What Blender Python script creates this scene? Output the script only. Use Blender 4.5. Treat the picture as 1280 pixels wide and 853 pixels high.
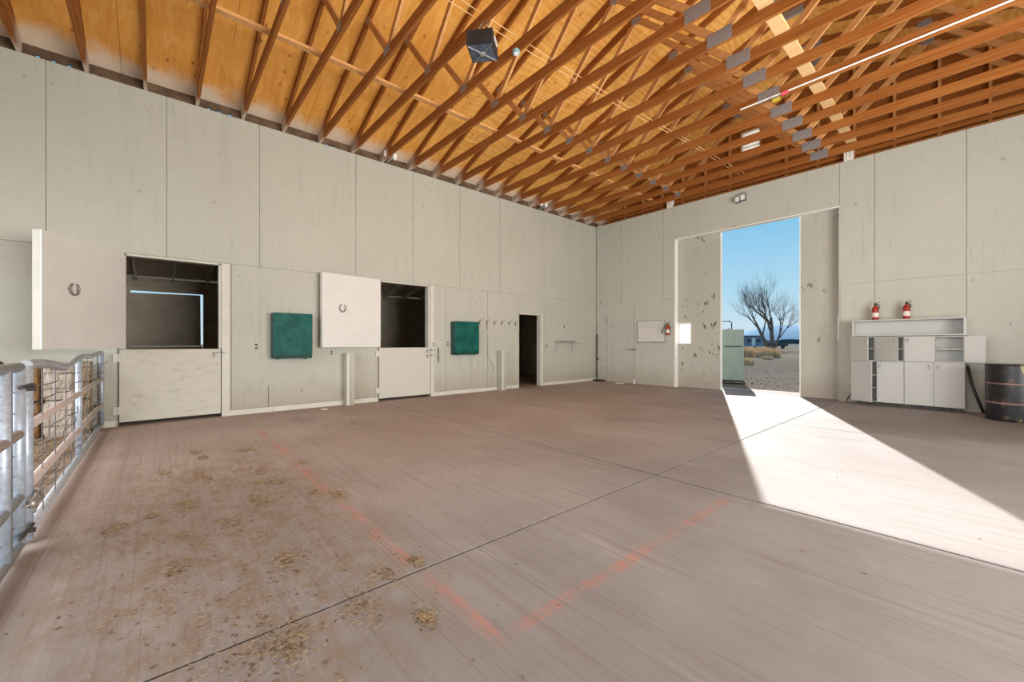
import bpy, math, random
from mathutils import Vector, Matrix
random.seed(7)
for o in list(bpy.data.objects): bpy.data.objects.remove(o)
scene = bpy.context.scene
COL = scene.collection
R = math.radians

# ------------------------------------------------------------------ camera
# world: left wall is x=0, back wall is y=0, floor is z=0, metres
cd = bpy.data.cameras.new('camera'); cam = bpy.data.objects.new('camera', cd); COL.objects.link(cam)
cd.sensor_fit = 'HORIZONTAL'; cd.sensor_width = 36.0; cd.lens = 508.27 / 1280 * 36
cd.shift_y = 3.25 / 1280; cd.clip_start = 0.05; cd.clip_end = 20000
cam.location = (8.147, -10.728, 1.1936); cam.rotation_euler = (math.pi/2, 0, 0.8542)
scene.camera = cam

# ------------------------------------------------------------------ world, sun, added fill lamps, exposure
w = bpy.data.worlds.new('sky'); scene.world = w; w.use_nodes = True
nt = w.node_tree; nt.nodes.clear()
tc = nt.nodes.new('ShaderNodeTexCoord'); sp = nt.nodes.new('ShaderNodeSeparateXYZ')
rp = nt.nodes.new('ShaderNodeValToRGB'); bg = nt.nodes.new('ShaderNodeBackground'); wo = nt.nodes.new('ShaderNodeOutputWorld')
nt.links.new(tc.outputs['Generated'], sp.inputs[0]); nt.links.new(sp.outputs['Z'], rp.inputs[0])
nt.links.new(rp.outputs[0], bg.inputs[0]); nt.links.new(bg.outputs[0], wo.inputs[0])
els = rp.color_ramp.elements
els[0].position = 0.0; els[0].color = (.66, .79, .86, 1)
els[1].position = 1.0; els[1].color = (.10, .33, .66, 1)
for p, c in ((.10, (.46, .72, .88, 1)), (.28, (.20, .54, .83, 1))):
    e = els.new(p); e.color = c
bg.inputs[1].default_value = 1.0

SUN_DIR = Vector((3.25, -7.45, -4.03)).normalized()
sl = bpy.data.lights.new('sun', 'SUN'); so = bpy.data.objects.new('sun', sl); COL.objects.link(so)
sl.energy = 9.5; sl.angle = R(0.53); sl.color = (1.0, .975, .94)
so.location = (0, 30, 30); so.rotation_euler = SUN_DIR.to_track_quat('-Z', 'Y').to_euler()

def fill_lamp(name, loc, aim, sx, sy, watts, color, spread=180):
    l = bpy.data.lights.new(name, 'AREA'); o = bpy.data.objects.new(name, l); COL.objects.link(o)
    l.shape = 'RECTANGLE'; l.size = sx; l.size_y = sy; l.energy = watts; l.color = color; l.spread = R(spread)
    o.location = loc; o.rotation_euler = Vector(aim).to_track_quat('-Z', 'Y').to_euler()
# added fill lamps, out of view, at invented openings in right wall and front
fill_lamp('fill_lamp_right', (12.3, -6.8, 1.6), (-1, 0, .55), 6.4, 3.0, 960, (1.0, .97, .92), 150)  # added lamp, tilted up to brighten the ceiling
fill_lamp('fill_lamp_front', (6.0, -15.9, 2.3), (0, 1, -.7), 11.0, 4.4, 490, (1.0, .975, .95), 120)  # added lamp, aimed down to brighten the floor

vs = scene.view_settings
vs.view_transform = 'Standard'; vs.look = 'None'; vs.gamma = 1.0; vs.exposure = 0.0; vs.use_curve_mapping = False

# ------------------------------------------------------------------ material helpers
class NT:
    def __init__(s, name):
        s.m = bpy.data.materials.new(name); s.m.use_nodes = True
        s.t = s.m.node_tree; s.b = s.t.nodes['Principled BSDF']
        s.g = s.t.nodes.new('ShaderNodeNewGeometry')
        s.pos = s.g.outputs['Position']
    def nd(s, t): return s.t.nodes.new(t)
    def put(s, sock, v):
        if hasattr(v, 'links') or isinstance(v, bpy.types.NodeSocket): s.t.links.new(v, sock)
        else:
            try: sock.default_value = v
            except Exception: sock.default_value = (*v, 1)
    def math(s, op, a, b=0.0, c=None, clamp=False):
        n = s.nd('ShaderNodeMath'); n.operation = op; n.use_clamp = clamp
        s.put(n.inputs[0], a); s.put(n.inputs[1], b)
        if c is not None: s.put(n.inputs[2], c)
        return n.outputs[0]
    def mapped(s, scale, src=None):
        n = s.nd('ShaderNodeMapping'); s.put(n.inputs['Vector'], src or s.pos); n.inputs['Scale'].default_value = scale
        return n.outputs[0]
    def noise(s, scale, sc=1.0, detail=4.0, rough=.6, dist=0.0, src=None):
        n = s.nd('ShaderNodeTexNoise'); s.put(n.inputs['Vector'], s.mapped(scale, src))
        n.inputs['Scale'].default_value = sc; n.inputs['Detail'].default_value = detail
        n.inputs['Roughness'].default_value = rough; n.inputs['Distortion'].default_value = dist
        return n.outputs[0]
    def voro(s, scale, sc=1.0, rnd=1.0):
        n = s.nd('ShaderNodeTexVoronoi'); s.put(n.inputs['Vector'], s.mapped(scale)); n.inputs['Scale'].default_value = sc
        n.inputs['Randomness'].default_value = rnd
        return n.outputs['Distance']
    def step(s, v, a, b):      # smooth 0..1 as v goes a..b
        n = s.nd('ShaderNodeMapRange'); n.interpolation_type = 'SMOOTHSTEP'
        s.put(n.inputs[0], v); n.inputs[1].default_value = a; n.inputs[2].default_value = b
        n.inputs[3].default_value = 0; n.inputs[4].default_value = 1
        return n.outputs[0]
    def mix(s, f, a, b, mode='MIX'):
        n = s.nd('ShaderNodeMixRGB'); n.blend_type = mode
        s.put(n.inputs[0], f); s.put(n.inputs[1], a); s.put(n.inputs[2], b)
        return n.outputs[0]
    def xyz(s):
        n = s.nd('ShaderNodeSeparateXYZ'); s.put(n.inputs[0], s.pos); return n.outputs
    def rnd(s):
        n = s.nd('ShaderNodeObjectInfo'); return n.outputs['Random']
    def bump(s, h, strength=.3, dist=.01):
        n = s.nd('ShaderNodeBump'); n.inputs['Strength'].default_value = strength; n.inputs['Distance'].default_value = dist
        s.put(n.inputs['Height'], h); s.t.links.new(n.outputs[0], s.b.inputs['Normal'])
    def fin(s, col, rough=.7, metal=0.0, spec=.3):
        s.put(s.b.inputs['Base Color'], col); s.put(s.b.inputs['Roughness'], rough)
        s.b.inputs['Metallic'].default_value = metal; s.b.inputs['Specular IOR Level'].default_value = spec
        return s.m

def c4(c): return (c[0], c[1], c[2], 1)
def simple(name, col, rough=.6, metal=0.0, spec=.3, var=.12, sc=6.0):
    n = NT(name); f = n.noise((1, 1, 1), sc, 3)
    dark = tuple(v*(1-var) for v in col); light = tuple(min(1, v*(1+var)) for v in col)
    return n.fin(n.mix(n.step(f, .3, .7), c4(dark), c4(light)), rough, metal, spec)

def painted_wall(name, base, scuff=.5, thr=.66):
    n = NT(name); x, y, z = n.xyz()
    big = n.noise((1, 1, 1), .55, 3)
    col = n.mix(n.step(big, .35, .7), c4(tuple(v*.955 for v in base)), c4(base))
    # vertical wear streaks of the rough plywood under the paint
    st = n.noise((14, 14, .9), 1.0, 4, .65)
    mask = n.step(n.noise((1, 1, 1), .7, 2), .40, .62)
    sf = n.math('MULTIPLY', n.step(st, .50, .70), n.math('MULTIPLY', mask, .32))
    col = n.mix(sf, col, c4(tuple(v*.62 for v in base)))
    # small dark nicks
    nick = n.noise((9, 9, 5), 1.0, 3, .5)
    nf = n.math('MULTIPLY', n.step(nick, thr, thr+.07), n.math('MULTIPLY', n.step(n.noise((1, 1, 1), 1.3, 2), .42, .6), scuff))
    fine = n.noise((6, 6, 6), 1.0, 6, .75)
    col = n.mix(n.math('MULTIPLY', n.step(fine, .42, .72), .16), col, c4(tuple(v*.68 for v in base)))
    run = n.noise((2.6, 2.6, .35), 1.0, 4, .6)
    col = n.mix(n.math('MULTIPLY', n.step(run, .55, .75), .2), col, c4(tuple(v*.72 for v in base)))
    col = n.mix(nf, col, (.14, .11, .08, 1))
    # dirt splashed up from the floor
    dn = n.math('ADD', z, n.math('MULTIPLY', n.noise((3, 3, 3), 1.0, 4), -.5))
    col = n.mix(n.math('MULTIPLY', n.math('SUBTRACT', 1.0, n.step(dn, -.25, .45)), .5), col, (.30, .24, .18, 1))
    n.bump(n.noise((30, 30, 6), 1.0, 3), .12, .01)
    return n.fin(col, .62, 0, .25)

M = {}
M['wall'] = painted_wall('painted_plywood', (.465, .46, .395))
M['wallb'] = painted_wall('painted_plywood_scuffed', (.505, .50, .437), scuff=.7)
M['slide'] = painted_wall('painted_sliding_panel', (.46, .45, .39), scuff=1.0, thr=.62)
M['hatch'] = simple('hatch_paint', (.68, .67, .635), .5, var=.03, sc=2.5)
def worn():
    n = NT('worn_door_paint'); base = (.53, .515, .45)
    f = n.noise((7, 7, 16), 1.0, 7, .78, .4)
    m = n.noise((1, 1, 1), 2.2, 3)
    m = n.math('MULTIPLY', n.step(m, .3, .6), n.math('ADD', .35, n.math('MULTIPLY', n.step(n.xyz()[1], -8.5, -9.5), .65)))
    a = n.math('MULTIPLY', n.step(f, .46, .66), m)
    return n.fin(n.mix(n.math('MULTIPLY', a, .6), c4(base), (.36, .32, .24, 1)), .6)
M['worn'] = worn()
M['trim'] = simple('trim_paint', (.56, .545, .485), .5, var=.05, sc=3)
M['white'] = simple('white_paint', (.84, .82, .77), .45, var=.03)
M['cab'] = simple('cabinet_white', (.50, .495, .465), .4, var=.03, sc=2)
M['cabin'] = simple('cabinet_inside', (.52, .49, .42), .6, var=.06)
M['black'] = simple('black_metal', (.02, .02, .022), .45, spec=.4, var=.3)
M['dark'] = simple('dark_iron', (.06, .055, .05), .55, .3, var=.3)
M['grey'] = simple('grey_metal', (.36, .35, .33), .45, .5, var=.15)
M['steel'] = simple('horseshoe_steel', (.33, .31, .28), .42, .7, var=.2)
M['plastic'] = simple('outlet_plastic', (.50, .45, .37), .5, var=.1)
M['red'] = simple('extinguisher_red', (.33, .022, .013), .35, spec=.5, var=.1)
M['label'] = simple('extinguisher_label', (.72, .66, .58), .5, var=.1, sc=40)
M['teal'] = None
def teal():
    n = NT('green_enamel'); f = n.noise((5, 5, 5), 1.0, 5, .65); s = n.step(n.noise((22, 22, 22), 1.0, 2), .70, .74)
    k = n.math('MULTIPLY', s, n.step(n.noise((2.2, 2.2, 2.2), 1, 1), .5, .62))
    col = n.mix(n.step(f, .35, .65), (.005, .068, .055, 1), (.011, .105, .088, 1))
    return n.fin(n.mix(n.math('MULTIPLY', k, .6), col, (.30, .32, .28, 1)), .5, 0, .12)
M['teal'] = teal()
M['tealdark'] = simple('green_enamel_dark', (.005, .055, .045), .4, spec=.4)

def lumber(name, a, b, overspray=True):
    n = NT(name); x, y, z = n.xyz()
    g = n.noise((1.2, 40, 40), 1.0, 4, .6, .3)
    r = n.rnd()
    col = n.mix(n.step(g, .3, .7), c4(a), c4(b))
    col = n.mix(n.math('MULTIPLY', r, .35), col, c4(tuple(v*.62 for v in a)))
    kn = n.voro((2.2, 30, 14), 1.0)
    col = n.mix(n.math('MULTIPLY', n.math('SUBTRACT', 1, n.step(kn, .05, .16)), .6), col, (.12, .05, .02, 1))
    if overspray:   # white paint overspray where the wall was sprayed up to the roof
        d = n.math('ADD', x, n.math('MULTIPLY', n.noise((4, 4, 4), 1, 3), -.34))
        col = n.mix(n.math('MULTIPLY', n.math('SUBTRACT', 1, n.step(d, -.12, .22)), .8), col, (.66, .60, .51, 1))
    return n.fin(col, .7, 0, .2)
M['chord'] = lumber('truss_lumber', (.26, .078, .013), (.38, .15, .038))
M['web'] = lumber('web_lumber', (.56, .27, .09), (.68, .38, .16), False)
M['blocking'] = simple('eave_blocking_wood', (.12, .075, .045), .8, var=.3)
M['brace'] = lumber('pale_brace_lumber', (.70, .44, .20), (.78, .54, .29), False)
def ply():
    n = NT('roof_plywood'); x, y, z = n.xyz()
    g = n.noise((1.2, 5.5, 1), 1.5, 6, .62, 1.6)
    wv = n.nd('ShaderNodeTexWave'); wv.bands_direction = 'X'
    n.put(wv.inputs['Vector'], n.mapped((1.0, .28, 1.0))); wv.inputs['Scale'].default_value = 3.2
    wv.inputs['Distortion'].default_value = 16.0; wv.inputs['Detail'].default_value = 3.0; wv.inputs['Detail Scale'].default_value = .9
    far = n.step(y, -7.0, -5.5)       # sheets nearer the back carry a bold rotary-cut figure
    f = n.math('ADD', n.math('MULTIPLY', g, .85), n.math('MULTIPLY', n.math('MULTIPLY', wv.outputs['Fac'], .26), n.math('ADD', .12, n.math('MULTIPLY', far, .88))))
    col = n.mix(n.step(f, .30, .78), (.78, .355, .065, 1), (.94, .55, .16, 1))
    col = n.mix(n.math('MULTIPLY', n.rnd(), .30), col, (.46, .17, .03, 1))
    kn = n.voro((3.6, 6.5, 0), 1.0)
    col = n.mix(n.math('MULTIPLY', n.math('SUBTRACT', 1, n.step(kn, .05, .15)), .75), col, (.20, .06, .012, 1))
    d = n.math('ADD', x, n.math('MULTIPLY', n.noise((2.5, 2.6, 2.5), 1, 4), -.62))
    col = n.mix(n.math('MULTIPLY', n.math('SUBTRACT', 1, n.step(d, -.30, .06)), .8), col, (.70, .63, .54, 1))
    n.bump(g, .1, .01)
    return n.fin(col, .6, 0, .25)
M['ply'] = ply()
def plate():
    n = NT('nail_plate'); x, y, z = n.xyz()
    s = n.math('FRACT', n.math('MULTIPLY', z, 34.0))
    return n.fin(n.mix(n.step(n.math('ABSOLUTE', n.math('SUBTRACT', s, .5)), .12, .22), (.10, .095, .10, 1), (.34, .33, .34, 1)), .5, .25, .4)
M['plate'] = plate()

def concrete():
    n = NT('broomed_concrete'); x, y, z = n.xyz()
    # broom strokes run across the barn (x)
    br = n.noise((.55, 42, 1), 1.0, 4, .7, .15)
    br2 = n.noise((.25, 9, 1), 1.0, 3, .6, .2)
    bl = n.noise((1, 1, 1), .45, 4, .6, .4)
    warm = n.step(n.math('ADD', x, n.math('MULTIPLY', y, -.55)), 6.0, 10.5)   # dustier, redder slab toward the stalls is low x
    cold = n.mix(n.step(bl, .35, .68), (.235, .222, .217, 1), (.315, .306, .302, 1))
    hot = n.mix(n.step(bl, .35, .68), (.35, .275, .235, 1), (.43, .352, .308, 1))
    side = n.step(n.math('ADD', x, n.math('MULTIPLY', n.noise((1, 1, 1), .5, 3), 2.2)), 3.6, 8.2)
    col = n.mix(side, hot, cold)
    col = n.mix(n.math('MULTIPLY', n.step(br, .50, .68), .42), col, (.18, .145, .13, 1))
    col = n.mix(n.math('MULTIPLY', n.step(br2, .56, .74), .28), col, (.19, .14, .122, 1))
    pale = n.math('MULTIPLY', n.step(n.noise((.5, 5, 1), 1.0, 4, .7), .60, .74), .45)
    col = n.mix(pale, col, (.50, .455, .44, 1))
    # pale scrapes along the bay
    sc = n.math('MULTIPLY', n.step(n.noise((5, .35, 1), 1.0, 3, .6), .70, .76), .35)
    col = n.mix(sc, col, (.52, .46, .43, 1))
    mot = n.noise((11, 13, 1), 1.0, 6, .8)
    col = n.mix(n.math('MULTIPLY', n.step(mot, .45, .75), .22), col, (.20, .165, .14, 1))
    stain = n.math('MULTIPLY', n.step(n.noise((.45, 1.5, 1), 1.0, 5, .7, .3), .56, .70), n.step(n.noise((.5, .5, 1), 1, 2), .42, .6))
    col = n.mix(n.math('MULTIPLY', stain, .42), col, (.15, .11, .095, 1))
    # oil and dark specks
    sp_ = n.math('SUBTRACT', 1, n.step(n.voro((1.3, 1.3, 0), 1.0), .006, .014))
    col = n.mix(n.math('MULTIPLY', sp_, .8), col, (.05, .04, .035, 1))
    # ground-in hay dust near the front left
    dx = n.math('SUBTRACT', x, 4.9); dy = n.math('SUBTRACT', y, -10.4)
    rr = n.math('SQRT', n.math('ADD', n.math('MULTIPLY', n.math('MULTIPLY', dx, dx), .16), n.math('MULTIPLY', n.math('MULTIPLY', dy, dy), 1.3)))
    near = n.math('SUBTRACT', 1, n.step(rr, .45, 1.35))
    hz = n.math('MULTIPLY', n.step(n.noise((4, 6, 1), 1.0, 7, .8), .42, .62), near)
    col = n.mix(n.math('MULTIPLY', hz, .65), col, (.21, .135, .065, 1))
    # orange marking paint: one line across the barn and a short return
    wob = n.math('MULTIPLY', n.math('SUBTRACT', n.noise((.8, .8, 1), 1.0, 2), .5), .10)
    ya = n.math('ABSOLUTE', n.math('ADD', n.math('ADD', y, 9.69), wob))
    l1 = n.math('SUBTRACT', 1, n.step(ya, .022, .05))
    inx = n.math('MULTIPLY', n.math('GREATER_THAN', x, .3), n.math('LESS_THAN', x, 6.92))
    xa = n.math('ABSOLUTE', n.math('ADD', n.math('SUBTRACT', x, 6.875), wob))
    l2 = n.math('SUBTRACT', 1, n.step(xa, .022, .045))
    iny = n.math('MULTIPLY', n.math('GREATER_THAN', y, -9.72), n.math('LESS_THAN', y, -7.42))
    pl = n.math('MAXIMUM', n.math('MULTIPLY', l1, inx), n.math('MULTIPLY', l2, iny))
    brk = n.math('MULTIPLY', n.step(n.noise((2.2, 2.2, 1), 1, 5, .7), .36, .62), n.step(br, .62, .45))
    col = n.mix(n.math('MULTIPLY', n.math('MULTIPLY', pl, brk), .62), col, (.52, .18, .12, 1))
    n.bump(br, .25, .006)
    return n.fin(col, .78, 0, .25)
M['floor'] = concrete()
M['joint'] = simple('joint_dirt', (.035, .028, .024), .9, var=.3, sc=20)
M['stall'] = simple('stall_boards', (.50, .44, .35), .8, var=.12, sc=3)
M['stallraft'] = simple('stall_rafter', (.66, .62, .54), .8, var=.1)
M['ground'] = None
def ground():
    n = NT('gravel_yard'); x, y, z = n.xyz()
    a = n.noise((1, 1, 1), 9.0, 5, .8); b = n.noise((1, 1, 1), .35, 4, .6)
    col = n.mix(n.step(a, .3, .72), (.10, .08, .064, 1), (.22, .182, .15, 1))
    col = n.mix(n.math('MULTIPLY', n.step(b, .45, .65), .5), col, (.19, .165, .10, 1))
    col = n.mix(n.math('MULTIPLY', n.step(y, 14, 40), .55), col, (.25, .20, .145, 1))
    return n.fin(col, 1.0, 0, 0)
M['ground'] = ground()
M['apron'] = simple('apron_concrete', (.26, .215, .185), .85, var=.1)
M['fridge'] = simple('fridge_green', (.235, .295, .265), .4, spec=.4, var=.04)
M['bark'] = simple('bare_bark', (.16, .125, .105), .9, var=.3, sc=3)
M['shrub'] = simple('dry_brush', (.70, .50, .30), .9, var=.3, sc=8)
M['straw'] = simple('straw', (.34, .25, .15), .8, var=.35, sc=30)
M['mount'] = simple('far_hills', (.26, .36, .45), 1.0, spec=0, var=.08, sc=.004)  # blue of the distance haze put into the hills' own colour
M['trailer'] = simple('trailer_siding', (.22, .27, .36), .6, var=.1, sc=1)
M['glass_dark'] = simple('trailer_glass', (.03, .04, .06), .2, spec=.5)
def galv(name, col):
    n = NT(name); f = n.noise((1, 1, 1), 28, 4, .7)
    return n.fin(n.mix(n.step(f, .35, .7), c4(tuple(v*.75 for v in col)), c4(col)), .42, .35, .4)
M['galv'] = galv('galvanised_pipe', (.50, .535, .58))
M['bluepipe'] = galv('pale_blue_pipe', (.50, .57, .66))
M['reflpipe'] = galv('floor_reflection_pipe', (.66, .57, .53))  # pinkish reflection of the floor painted into the rail colour
M['wire'] = simple('fence_wire', (.17, .16, .16), .5, .5)
def hay(name, a, b):
    n = NT(name); s = n.noise((6, 34, 5), 1.0, 5, .7, .5)
    n.bump(s, .8, .03)
    return n.fin(n.mix(n.step(s, .3, .7), c4(a), c4(b)), .95, 0, .1)
M['hay_pale'] = hay('pale_hay', (.42, .35, .29), (.72, .65, .58))
M['hay_brown'] = hay('brown_hay', (.17, .09, .03), (.42, .25, .11))
M['hay_mix'] = hay('green_brown_hay', (.22, .15, .08), (.48, .40, .29))
M['twine'] = simple('twine', (.16, .12, .09), .9)
def drum():
    n = NT('drum_paint'); f = n.noise((2.6, 2.6, 2.2), 1.0, 5, .65, .6); x, y, z = n.xyz()
    m = n.math('MULTIPLY', n.step(f, .50, .57), n.step(x, 8.36, 8.48))
    col = n.mix(m, (.016, .015, .018, 1), (.20, .165, .055, 1))
    f2 = n.noise((6, 6, 6), 1.0, 4, .7)
    col = n.mix(n.math('MULTIPLY', n.step(f2, .56, .66), .55), col, (.14, .075, .04, 1))
    return n.fin(col, .38, .1, .5)
M['drum'] = drum()
M['ring'] = simple('drum_ring', (.30, .20, .18), .45, .3, var=.2)
M['board'] = simple('whiteboard_face', (.62, .595, .57), .35, var=.03)
M['ink'] = simple('faint_marker', (.44, .42, .40), .6)
M['glass'] = None
def glass():
    n = NT('frosted_pane'); t = n.t; tr = n.nd('ShaderNodeBsdfTranslucent'); tr.inputs[0].default_value = (.95, .96, .97, 1)
    df = n.nd('ShaderNodeBsdfDiffuse'); df.inputs[0].default_value = (.85, .87, .88, 1); mx = n.nd('ShaderNodeMixShader'); mx.inputs[0].default_value = .2
    t.links.new(tr.outputs[0], mx.inputs[1]); t.links.new(df.outputs[0], mx.inputs[2])
    t.links.new(mx.outputs[0], t.nodes['Material Output'].inputs[0])
    return n.m
M['glass'] = glass()
M['lens'] = simple('lamp_lens', (.75, .75, .72), .2, spec=.5)
M['box_blue'] = simple('junction_box_blue', (.22, .36, .38), .5)
M['pink'] = simple('pink_tape', (.80, .10, .20), .6)
M['yellow'] = simple('yellow_tag', (.55, .45, .05), .6)
M['bluefix'] = simple('fixture_bottom', (.10, .12, .17), .25, .4, .5, var=.3, sc=12)

# ------------------------------------------------------------------ mesh helpers
WLOC = {}
class G:
    def __init__(s): s.v = []; s.f = []
    def add(s, vs, fs):
        k = len(s.v); s.v += [tuple(v) for v in vs]; s.f += [tuple(i+k for i in f) for f in fs]; return s
    def box(s, x0, x1, y0, y1, z0, z1):
        return s.add([(x0,y0,z0),(x1,y0,z0),(x1,y1,z0),(x0,y1,z0),(x0,y0,z1),(x1,y0,z1),(x1,y1,z1),(x0,y1,z1)],
                     [(0,3,2,1),(4,5,6,7),(0,1,5,4),(1,2,6,5),(2,3,7,6),(3,0,4,7)])
    def hexa(s, p):       # 8 points: bottom ring then top ring
        return s.add(p, [(0,3,2,1),(4,5,6,7),(0,1,5,4),(1,2,6,5),(2,3,7,6),(3,0,4,7)])
    def obox(s, o, ax, ay, az):   # corner o and three edge vectors
        o, ax, ay, az = map(Vector, (o, ax, ay, az))
        return s.hexa([o, o+ax, o+ax+ay, o+ay, o+az, o+ax+az, o+ax+ay+az, o+ay+az])
    def beam(s, p, q, wdt, hgt, side=(0, 1, 0)):   # centred beam, wdt along side, hgt across
        p, q, sd = Vector(p), Vector(q), Vector(side).normalized(); d = (q-p).normalized()
        sd = (sd - d*sd.dot(d)).normalized(); u = d.cross(sd)
        a, b = sd*wdt/2, u*hgt/2
        return s.hexa([p-a-b, q-a-b, q+a-b, p+a-b, p-a+b, q-a+b, q+a+b, p+a+b])
    def tube(s, pts, r, n=10, cap=True):
        pts = [Vector(p) for p in pts]; rs = r if isinstance(r, (list, tuple)) else [r]*len(pts)
        up = None; k = len(s.v); vs = []; m = len(pts)
        for i, p in enumerate(pts):
            t = (pts[min(i+1, m-1)] - pts[max(i-1, 0)]).normalized()
            if up is None: up = Vector((0, 0, 1)) if abs(t.z) < .9 else Vector((1, 0, 0))
            a = (up - t*up.dot(t)).normalized(); up = a; b = t.cross(a)
            for j in range(n):
                th = 2*math.pi*j/n; vs.append(p + (a*math.cos(th)+b*math.sin(th))*rs[i])
        fs = [(i*n+j, i*n+(j+1) % n, (i+1)*n+(j+1) % n, (i+1)*n+j) for i in range(m-1) for j in range(n)]
        if cap: fs += [tuple(range(n-1, -1, -1)), tuple((m-1)*n+j for j in range(n))]
        return s.add(vs, fs)
    def lathe(s, c, prof, n=24):   # prof: (radius, z) from bottom to top
        cx, cy, cz = c; m = len(prof)
        vs = [(cx+r*math.cos(2*math.pi*j/n), cy+r*math.sin(2*math.pi*j/n), cz+z) for r, z in prof for j in range(n)]
        fs = [(i*n+j, i*n+(j+1) % n, (i+1)*n+(j+1) % n, (i+1)*n+j) for i in range(m-1) for j in range(n)]
        fs += [tuple(range(n-1, -1, -1)), tuple((m-1)*n+j for j in range(n))]
        return s.add(vs, fs)
    def rbox(s, x0, x1, y0, y1, z0, z1, b):    # box with chamfered edges
        xs = (x0, x0+b, x1-b, x1); ys = (y0, y0+b, y1-b, y1); zs = (z0, z0+b, z1-b, z1)
        rings = []
        for z, i in ((zs[0], 1), (zs[1], 0), (zs[2], 0), (zs[3], 1)):
            e = b if i else 0
            X0, X1, Y0, Y1 = x0+e, x1-e, y0+e, y1-e; c = b if not i else b*.01
            rings.append([(X0+c,Y0,z),(X1-c,Y0,z),(X1,Y0+c,z),(X1,Y1-c,z),(X1-c,Y1,z),(X0+c,Y1,z),(X0,Y1-c,z),(X0,Y0+c,z)])
        vs = sum(rings, []); n = 8
        fs = [(i*n+j, i*n+(j+1) % n, (i+1)*n+(j+1) % n, (i+1)*n+j) for i in range(3) for j in range(n)]
        fs += [tuple(range(n-1, -1, -1)), tuple(3*n+j for j in range(n))]
        return s.add(vs, fs)
    def build(s, name, mat, parent=None, smooth=False):
        if parent is not None: o0 = WLOC[parent.name]
        else:
            xs, ys, zs = zip(*s.v); o0 = Vector(((min(xs)+max(xs))/2, (min(ys)+max(ys))/2, min(zs)))
        me = bpy.data.meshes.new(name)
        me.from_pydata([(a-o0.x, b-o0.y, c-o0.z) for a, b, c in s.v], [], s.f)
        me.materials.append(M[mat] if isinstance(mat, str) else mat)
        if smooth:
            me.polygons.foreach_set('use_smooth', [len(p.vertices) <= 4 for p in me.polygons])
        me.update()
        ob = bpy.data.objects.new(name, me); COL.objects.link(ob)
        if parent is not None: ob.parent = parent; WLOC[ob.name] = o0
        else: ob.location = o0; WLOC[ob.name] = o0
        return ob
def tag(o, label=None, cat=None, group=None, kind=None):
    if label: o['label'] = label
    if cat: o['category'] = cat
    if group: o['group'] = group
    if kind: o['kind'] = kind
    return o
def thing(name, loc, label=None, cat=None, group=None, kind=None):
    o = bpy.data.objects.new(name, None); COL.objects.link(o); o.location = loc; o.empty_display_size = .2
    WLOC[o.name] = Vector(loc); return tag(o, label, cat, group, kind)
def copy_tree(o, delta, parent=None):
    c = o.copy(); COL.objects.link(c)
    if parent is None: c.location = o.location + Vector(delta)
    else: c.parent = parent
    WLOC[c.name] = WLOC[o.name] + Vector(delta)
    for ch in list(o.children): copy_tree(ch, delta, c)
    return c
def cut(rects, holes):      # 2D rectangles (a0,a1,b0,b1) minus holes
    for h in holes:
        out = []
        for r in rects:
            a0, a1, b0, b1 = max(r[0], h[0]), min(r[1], h[1]), max(r[2], h[2]), min(r[3], h[3])
            if a0 >= a1 or b0 >= b1: out.append(r); continue
            if r[0] < a0: out.append((r[0], a0, r[2], r[3]))
            if a1 < r[1]: out.append((a1, r[1], r[2], r[3]))
            if r[2] < b0: out.append((a0, a1, r[2], b0))
            if b1 < r[3]: out.append((a0, a1, b1, r[3]))
        rects = out
    return rects

H = 4.97            # wall height
YF = -16.0          # unseen front end of the barn, left open for fill light
XR = 12.0           # right wall
ZROOF = lambda x: 5.155 + .3333*(x if x <= 6 else 12-x)     # underside of the roof plywood

# ------------------------------------------------------------------ floor
floor = thing('floor', (6, -8, 0), kind='structure')
G().box(-3.9, 12.2, YF, .15, -.14, -.005).build('floor_bed', 'joint', floor)
xs = (-3.9, 6.213, 12.2); ys = (YF, -7.315, -3.665, .15)
for i in range(2):
    for j in range(3):
        g = .008
        x0, x1, y0, y1 = xs[i]+(g if i else 0), xs[i+1]-(0 if i else g), ys[j]+(.012 if j else 0), ys[j+1]-(0 if j == 2 else .012)
        b = G(); c = .012
        b.hexa([(x0,y0,-.005),(x1,y0,-.005),(x1,y1,-.005),(x0,y1,-.005),(x0,y0,0),(x1,y0,0),(x1,y1,0),(x0,y1,0)])
        b.build('concrete_slab', 'floor', floor)

# ------------------------------------------------------------------ left wall
OPL = [(-11.10, -9.955, 1.115, 2.50), (-7.265, -6.115, 1.115, 2.50),      # stall hatches
       (-11.16, -9.94, 0, 1.115), (-7.295, -6.075, 0, 1.115),            # stall half doors
       (-3.405, -2.55, 0, 2.01)]                                          # doorway
wl = thing('wall_left', (0, -8, 0), kind='structure')
core = G()
for a in cut([(YF, 0, 0, H)], OPL): core.box(-.13, -.018, a[0], a[1], a[2], a[3])
core.build('wall_framing', 'wall', wl)
def sheetsL(seams, z0, z1, name='wall_panel'):
    for a, b in zip(seams[:-1], seams[1:]):
        m = G(); g = .004; t = random.uniform(-.002, .002)
        for r in cut([(a+g, b-g, z0+g, z1-g)], OPL): m.box(-.018, t, r[0], r[1], r[2], r[3])
        if m.v: m.build(name, 'wall', wl)
sheetsL([YF, -14.29, -13.07, -11.85, -10.625, -9.405, -7.755, -6.51, -5.285, -4.04, -2.42, -1.28, -.01], 2.515, H)
sheetsL([YF, -13.5, -12.3, -11.17, -9.81, -7.30, -5.68, -4.45, -3.405, -2.42, -.01], .095, 2.515)
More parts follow.
